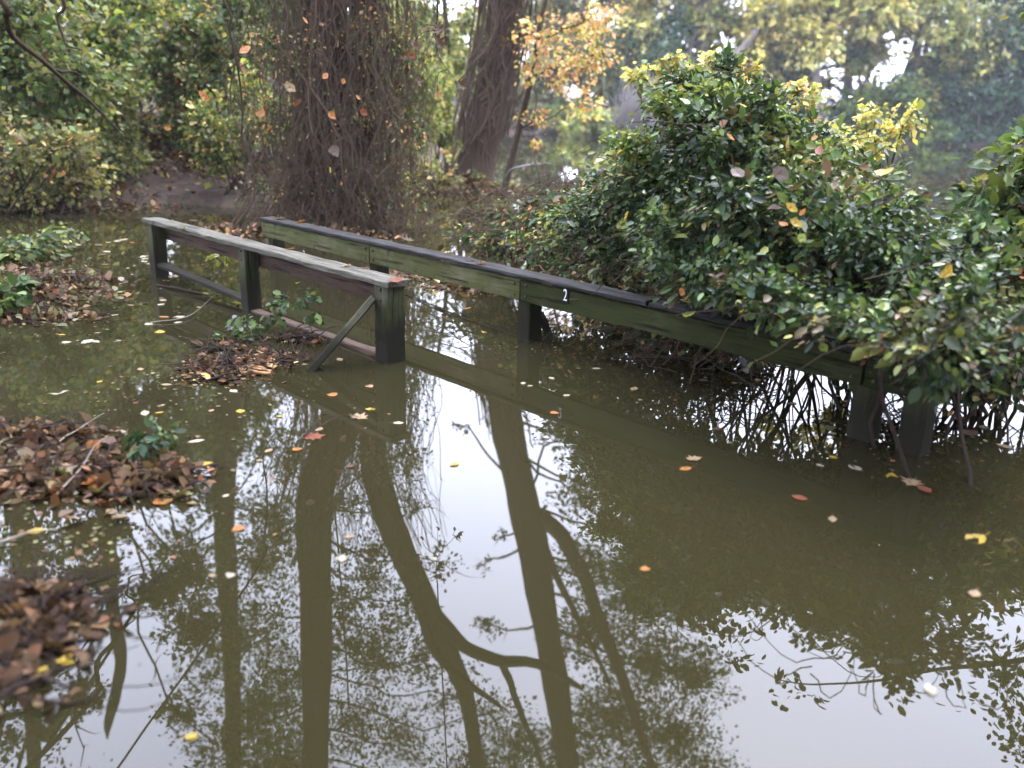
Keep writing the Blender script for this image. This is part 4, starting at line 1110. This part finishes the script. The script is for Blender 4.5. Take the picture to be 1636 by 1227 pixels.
litter('leaf_litter', 'brown leaf drift along the muddy shore at the end of the flooded path', 'leaf litter',
       [(V(gnd(200, 300)), 2.2, 1.2), (V(gnd(300, 300)), 2.4, 1.4), (V(gnd(60, 325)), 1.8, .8), (Vector((-5.5, 16.5, 0)), 2.4, 1.4), (Vector((-7.5, 18.5, 0)), 2, 1.5)], 9000, .085, thick=.04, twn=200)
litter('leaf_litter', 'rusty leaves round the foot of the vine covered tree', 'leaf litter',
       [(Vector((-3.2, 11.3, 0)), .9, .4), (Vector((-2.3, 11.2, 0)), .9, .4), (V(gnd(690, 425)), .35, .35), (V(gnd(760, 455)), .35, .25)], 1700, .075, [('litter', 2), ('orange', .5), ('brown', 1)], thick=.05, twn=120)
litter('leaf_litter', 'leaf strewn spit at the foot of the leaning trunk', 'leaf litter',
       [(Vector((-2, 18, 0)), 2.4, .7), (Vector((-1, 18.6, 0)), .9, .5), (Vector((-4, 17, 0)), 1.8, .6)], 2600, .10, thick=.06, twn=160)
litter('leaf_litter', 'dead leaves in the shade under the big bush', 'leaf litter',
       [(Vector((1.6, 8, 0)), 1.4, .5), (Vector((3.2, 6.7, 0)), 1.3, .5), (Vector((5, 6, 0)), 1.5, .5)], 1800, .07, [('brown', 2), ('litter', 1)], thick=.04, twn=100)
deb = litter('debris_clump', 'raft of dead leaves and green vine caught beside the diagonal brace', 'debris',
       [(V(gnd(350, 600)), .20, .14), (V(gnd(400, 585)), .24, .13), (V(gnd(330, 585)), .14, .14), (V(gnd(450, 575)), .16, .10), (V(gnd(370, 560)), .18, .12), (V(gnd(480, 545)), .22, .06)], 1100, .042, [('litter', 3), ('brown', 1.5), ('orange', .3)], thick=.02, twn=150)
dc = [bc(350, 545, 5.9, (.12, .12, .07)), bc(385, 515, 6.1, (.14, .12, .08)), bc(430, 505, 6.1, (.16, .12, .07)), bc(480, 475, 6.1, (.12, .1, .09)), bc(505, 500, 6.0, (.06, .06, .08)), bc(400, 540, 5.9, (.16, .12, .06)), bc(455, 480, 6.1, (.1, .1, .06))]
foliage('vine_leaves', dc, 330, .045, [('green', 3), ('fresh', 1.5), ('dark', 1), ('greyleaf', .4)], LEAF, deb, 'oval', twigs=40, twig_r=.003, spread=.25, zmin=.0)
# bark slab in the clump
sl = MB()
for k in range(7):
    a = gnd(372 + k * 3, 572 + k * 4.5); b = gnd(445 - k * 2, 575 + k * 4.2)
    sl.tube(curve([a + up * .012, (a + b) / 2 + up * .02, b + up * .012], 8, .006), .012, 5)
sl.build('bark_slab', plain('rotten_bark', (.36, .2, .09), .7), deb)
# green sprigs
def sprig(name, label, cat, clumps, n, size, spec, shape='oval', foot=None, twigs=30):
    clumps = [(Vector((c.x, c.y, max(c.z, .10))), r, w_) for c, r, w_ in clumps]
    f0 = foot or clumps[0][0]
    root = empty(name, (f0.x, f0.y, max(0, f0.z)), label, cat)
    foliage('leaves', clumps, n, size, spec, parent=root, shape=shape, spread=.2, twigs=twigs, twig_r=.004, zmin=0)
    sb = MB()
    for c_, r, _ in clumps:
        st = Vector((f0.x, f0.y, -.05)); sb.tube(curve([st, (st + Vector(c_)) / 2 + Vector((0, 0, .03)), c_], 6, .01), np.linspace(.005, .002, 6), 3)
    sb.build('stem', TWIG, root)
    return root
sprig('seedling', 'dark green sprig at the tip of the near left leaf heap', 'plant', [bc(262, 700, 3.9, (.09, .08, .07)), bc(240, 715, 3.85, (.08, .07, .05)), bc(225, 740, 3.7, (.08, .08, .04))], 120, .045, [('green', 3), ('dark', 2)])
sprig('seedling', 'large leaved green sprig on the left islet', 'plant', [bc(20, 470, 7, (.14, .12, .1)), bc(38, 510, 6.6, (.12, .1, .08)), bc(10, 530, 6.4, (.1, .1, .08))], 70, .10, [('green', 3), ('fresh', 1)])
sprig('seedling', 'pale fern like plant overhanging the water from the left islet', 'plant', [bc(110, 372, 9.6, (.35, .2, .07)), bc(60, 390, 9, (.4, .3, .12)), bc(20, 400, 8.8, (.5, .3, .14))], 900, .06, [('green', 2), ('olive', 2), ('yellowgreen', .6)])
sprig('seedling', 'yellowing sprig hanging low between the first two posts of the short railing', 'plant', [bc(352, 408, 8.2, (.18, .12, .07))], 60, .07, [('yellow', 2), ('yellowgreen', 3)])

# sticks
def stick(pts, r, label, mat=TWIG, r1=None, side=()):
    mb = MB()
    P = [gnd(x, y, z) for x, y, z in pts]
    mb.tube(curve(P, 16, r * .8), np.linspace(r, r1 or r * .3, 16), 6)
    for s in side:
        mb.tube(curve([gnd(x, y, z) for x, y, z in s], 8, r * .4), np.linspace(r * .5, r * .15, 8), 4)
    o = mb.build('stick', mat)
    return tag(o, label, 'stick', 'dead sticks at the water')
stick([(-40, 880, .01), (20, 858, .02), (88, 845, .03)], .008, 'pale bare stick lying below the near left leaf heap', STICK_PALE)
stick([(90, 790, .03), (125, 752, .06), (150, 716, .12), (172, 694, .16)], .005, 'thin bleached stem rising from the near left leaf heap', STICK_PALE)
stick([(95, 705, .05), (120, 688, .07), (167, 660, .09)], .004, 'curved tan twig above the near left leaf heap', STICK_PALE, side=[[(120, 688, .06), (140, 684, .06), (165, 680, .05)]])
stick([(-30, 1120, .03), (40, 1092, .05), (85, 1086, .06), (112, 1094, .03)], .012, 'thick dark branch arching over the water at bottom left', TWIG, side=[[(70, 1088, .05), (90, 1060, .07), (74, 1045, .1)]])
stick([(485, 697, .01), (515, 678, .04), (545, 664, .03), (572, 666, .01)], .006, 'short dark twig with leaves below the brace', TWIG, side=[[(512, 680, .03), (500, 668, .05)], [(585, 662, .01), (610, 640, .05)]])
stick([(640, 465, 0.01), (720, 500, .01), (810, 530, .01), (850, 545, .02)], .006, 'long thin branch floating between the two railings', TWIG)
stick([(710, 455, .06), (735, 490, .03), (765, 503, .01)], .006, 'short dark twig poking up between the two railings', TWIG)
stick([(240, 515, .01), (300, 505, .02), (345, 470, .02)], .004, 'fine pale twig floating left of the middle post', STICK_PALE)
stick([(250, 455, .01), (330, 470, .02), (240, 330, .3)][:2] + [(360, 474, .0)], .010, 'dark stick at the foot of the far end post', TWIG)

# ------------------------------------------------------------------ limbs and vines hanging in from above
def limb(label, pts, r, leaves=(), mat=BARK, name='hanging_branch', side=(), curl=.3):
    """pts are (x, y, Y) or points; a limb reaching in from trees overhead"""
    P = [at(*p) if isinstance(p, tuple) else p for p in pts]
    root = empty(name, tuple(P[0]), label, 'branch')
    mb = MB(); m = 26
    CC = curve(P, 60); st_ = MB()
    mb.tube(curve(P, m, r[0] * .6), np.interp(np.linspace(0, 1, m), np.linspace(0, 1, len(r)), r), 7)
    for s in side:
        mb.tube(curve([at(*p) for p in s], 10, r[0] * .3), np.linspace(r[0] * .35, r[0] * .12, 10), 4)
    mb.build('stem', mat, root)
    for k, (x, y, Y, s, c, kind) in enumerate(leaves):
        p = at(x, y, Y); L = s * (p - CAM).length / F_PX
        leaf_obj('leaf', kind, c, p, L * .85, rr_.uniform(-3, 0), (rr_.uniform(.4, 1.3), rr_.uniform(.4, 1.4)), root, k % 4, curl)
        if k % 1 == 0:                                   # the stalk it hangs on
            dd = np.linalg.norm(CC - np.array(tuple(p)), axis=1) - .6 * (CC[:, 2] - p.z)
            j = int(np.argmin(dd)); a_ = Vector(CC[j])
            mid = (a_ + p) / 2 + Vector((rr_.gauss(0, .03), rr_.gauss(0, .03), .05))
            st_.tube(curve([a_, mid, p], 8), np.linspace(.0035, .0015, 8), 3)
    if leaves: st_.build('stalks', mat, root)['kind'] = 'stuff'
    return root
limb('long dark limb slanting down from the top left corner', [at(-420, -560, 5.4), (-25, -40, 4.8), (8, 20, 4.8), (22, 60, 4.9), (80, 110, 5.0), (140, 160, 5.2), (200, 217, 5.4)], [.025, .017, .016, .014, .012, .010, .004],
     side=[[(80, 110, 5), (105, 114, 5.1), (130, 118, 5.2)]])
limb('thin curved twig hanging from the top edge at the left', [at(-300, -560, 6), (70, -50, 6), (92, 30, 6), (108, 70, 6), (132, 81, 6)], [.014, .011, .009, .007, .003])
limb('drooping vine with orange leaves left of the vine covered tree', [at(-60, -620, 7), (335, -40, 7), (366, 50, 7), (380, 110, 7), (386, 170, 7), (388, 225, 7), (405, 262, 7), (425, 285, 7)], [.012, .011, .009, .008, .007, .006, .005, .003],
     leaves=[(389, 75, 7, 34, 'orange', 'oval'), (382, 100, 7, 20, 'rust', 'oval'), (326, 22, 7, 16, 'yellow', 'oval'), (441, 114, 7, 16, 'yellow', 'oval'), (455, 133, 7, 24, 'tan', 'oval'), (414, 178, 7, 18, 'orange', 'heart'), (436, 202, 7, 18, 'orange', 'oval'),
             (317, 146, 7, 22, 'orange', 'oval'), (262, 203, 7, 14, 'orange', 'oval'), (327, 157, 7, 12, 'orange', 'oval'), (355, 54, 7, 12, 'yellow', 'oval'), (392, 202, 7, 14, 'tan', 'oval'), (410, 222, 7, 14, 'orange', 'oval')],
     side=[[(380, 110, 7), (400, 95, 7), (395, 70, 7)], [(405, 262, 7), (425, 230, 7), (440, 170, 7)]])
limb('thin stem with rusty leaves in front of the hanging vines', [at(500, -500, 8), (505, -20, 8), (500, 60, 8), (492, 150, 8), (498, 210, 8), (520, 240, 8)], [.010, .009, .008, .007, .005, .003], mat=VINE,
     leaves=[(517, 118, 8, 20, 'orange', 'oval'), (545, 127, 8, 14, 'orange', 'oval'), (540, 68, 8, 16, 'rust', 'oval'), (493, 215, 8, 20, 'tan', 'oval'), (531, 235, 8, 20, 'grey brown', 'heart'), (575, 175, 8, 18, 'rust', 'oval'), (526, 180, 8, 16, 'orange', 'heart'),
             (480, 93, 8, 14, 'rust', 'oval'), (568, 152, 8, 12, 'orange', 'oval'), (483, 160, 8, 22, 'rust', 'oval'), (527, 268, 8, 14, 'yellow', 'oval'), (633, 222, 8, 12, 'cream', 'oval'), (483, 27, 8, 14, 'orange', 'oval')])
limb('twig with shrivelled brown leaves hanging before the sky gap', [at(720, -500, 6.5), (700, -20, 6.5), (699, 20, 6.5), (697, 50, 6.5), (700, 88, 6.5), (722, 120, 6.5), (731, 135, 6.5)], [.007, .006, .005, .004, .003, .002, .002],
     leaves=[(699, 42, 6.5, 24, 'brown', 'maple'), (696, 60, 6.5, 26, 'brown', 'maple'), (702, 84, 6.5, 18, 'brown', 'oval'), (663, 66, 6.5, 18, 'brown', 'oval'), (668, 128, 6.5, 16, 'brown', 'oval'), (731, 132, 6.5, 22, 'brown', 'maple'), (699, 150, 6.5, 12, 'orange', 'heart'), (652, 84, 6.5, 18, 'rust', 'oval'), (733, 150, 6.5, 14, 'brown', 'oval')], curl=.6)
limb('bare grey twig reaching over the river right of the leaning trunk', [(800, 300, 17), (815, 272, 15), (850, 262, 15), (880, 262, 15)], [.02, .014, .01, .005], mat=TWIG_GREY)
# high bough over the viewer's right, only its mirror image is in view
bough = limb('leafy bough overhead mirrored as silhouettes in the bright water at lower right', [mir(1900, 1000, 6), mir(1650, 1050, 6), mir(1500, 1075, 6), mir(1350, 1090, 6), mir(1240, 1085, 6)], [.04, .025, .015, .009, .004])
foliage('leaves', [cl(1420, 1010, 6.5, (.4, .5, .12)), cl(1520, 990, 6.5, (.4, .5, .15)), cl(1240, 1090, 6, (.16, .2, .08), .4), cl(1290, 1110, 6, (.12, .2, .06), .4), cl(1180, 1050, 6.3, (.3, .4, .12), .7), cl(1600, 1080, 6.2, (.4, .5, .4)), cl(1640, 1180, 6, (.4, .4, .4)), cl(1590, 960, 6.5, (.5, .6, .2))],
        1100, .062, [('green', 3), ('olive', 1)], parent=bough, shape='oval', spread=.3, shell=.6, per=7, twigs=40, twig_r=.006)

# unseen trees added round the viewer, crowns overhead, to cut the sky light
for i, (X, Y, h, lab) in enumerate([(-8, -5, 13, 'unseen tree added for shade behind the viewer, left'), (-2, -8, 14, 'unseen tree added for shade straight behind the viewer'), (4, -6, 13, 'unseen tree added for shade behind the viewer, right'),
                                    (-10, 2, 12, 'unseen tree added for shade left of the viewer'), (9, -2, 12, 'unseen tree added for shade right of the viewer'), (12, 5, 12, 'unseen tree added for shade on the right shore beyond the frame'),
                                    (-14, -8, 15, 'tall unseen tree added for shade deeper behind the viewer, left'), (8, -11, 15, 'tall unseen tree added for shade deeper behind the viewer, right'), (0, -3.5, 15, 'unseen tree added for shade, its crown closing over the viewer')]):
    b = Vector((X, Y, float(height(X, Y)) - .2)); top = Vector((X + .4, Y, h))
    cs = []
    for k in range(16):
        u = rng.random(); a = rng.uniform(0, 6.28); rad = .28 * h * math.sin(math.pi * min(.97, .15 + u * .8))
        px, py = X + math.cos(a) * rad, Y + math.sin(a) * rad
        zc = h * (.25 + .75 * u)
        if py > -1.2 and abs(px) < 6: py = -1.2 - rng.random() * 2      # open towards the river in front
        cs.append((Vector((px, py, zc)), (2.1, 2.1, 1.5), 1))
    tree('tree', lab, [b, (b + top) / 2, top], [.3, .22, .06], cs, 11000, .36, [('green', 3), ('olive', 2)], group='unseen trees added round the viewer for shade', r0=.09, shell=.5, spread=.18)

# pale river air
hz = bpy.data.meshes.new('haze')
x0, x1, y0, y1, z0, z1 = -232, 232, -72, 412, -1.7, 27
hz.from_pydata([(x0, y0, z0), (x1, y0, z0), (x1, y1, z0), (x0, y1, z0), (x0, y0, z1), (x1, y0, z1), (x1, y1, z1), (x0, y1, z1)], [],
               [(0, 3, 2, 1), (4, 5, 6, 7), (0, 1, 5, 4), (1, 2, 6, 5), (2, 3, 7, 6), (3, 0, 4, 7)])
hm = bpy.data.materials.new('river_air'); hm.use_nodes = True
hn = hm.node_tree; hn.nodes.remove(hn.nodes['Principled BSDF'])
pv = hn.nodes.new('ShaderNodeVolumePrincipled')
pv.inputs['Color'].default_value = (.93, .95, 1, 1)
pv.inputs['Density'].default_value = 0.00036
hn.links.new(pv.outputs[0], hn.nodes['Material Output'].inputs['Volume'])
tag(link('haze', hz, hm), kind='stuff')

heap = [o for o in bpy.data.objects if o.get('label', '').startswith('heap of dead brown')][0]
for k in range(46):
    x, y = rr_.gauss(110, 90), rr_.gauss(762, 34)
    p = gnd(x, y)
    z = max(0.0, float(height(p.x, p.y))) + .025
    leaf_obj('leaf', rr_.choice(['oval', 'oval', 'maple', 'heart']), rr_.choice(['tan', 'brown', 'brown', 'rust', 'orange', 'grey brown', 'grey brown', 'cream', 'yellow', 'olive']), (p.x, p.y, z), rr_.uniform(.05, .085), rr_.uniform(0, 6.28),
             (rr_.gauss(0, .5), rr_.gauss(0, .5)), heap, k % 4, rr_.choice([.25, .5]))

# fine specks and scum drifting on the water
def specks(name, label, spots, n, size, spec):
    P = []
    for (x, y, a, b) in spots:
        c = gnd(x, y); m = n // len(spots)
        u = rng.normal(size=(m, 2)) * .5
        X, Y = c.x + u[:, 0] * a, c.y + u[:, 1] * b
        ok = height(X, Y) < 0
        P.append(np.stack([X[ok], Y[ok], np.full(ok.sum(), .0035)], 1))
    P = np.concatenate(P)
    me = leaves_mesh(name, P, size * rng.lognormal(0, .45, len(P)), pick(spec, len(P)), 'diamond', 0, 1, 1.1, flat=True)
    o = link(name, me, DEAD); tag(o, label, 'flotsam', None, 'stuff')
specks('flotsam', 'fine leaf crumbs drifting on the left water', [(150, 520, 1.2, 1.0), (250, 640, .9, .6), (330, 600, .5, .3), (200, 440, 1.5, 1.2), (130, 850, .5, .3)], 900, .018, [('litter', 2), ('olive', 1)])
specks('flotsam', 'brown film of crumbled leaves between the two railings', [(690, 440, .5, .25), (760, 460, .5, .22), (640, 430, .3, .2)], 2600, .035, [('litter', 3), ('brown', 1)])
specks('flotsam', 'scattered crumbs drifting in the shade of the long railing', [(950, 560, .9, .4), (1250, 620, 1.2, .5), (1450, 700, .8, .4)], 500, .016, [('litter', 2), ('olive', 1)])
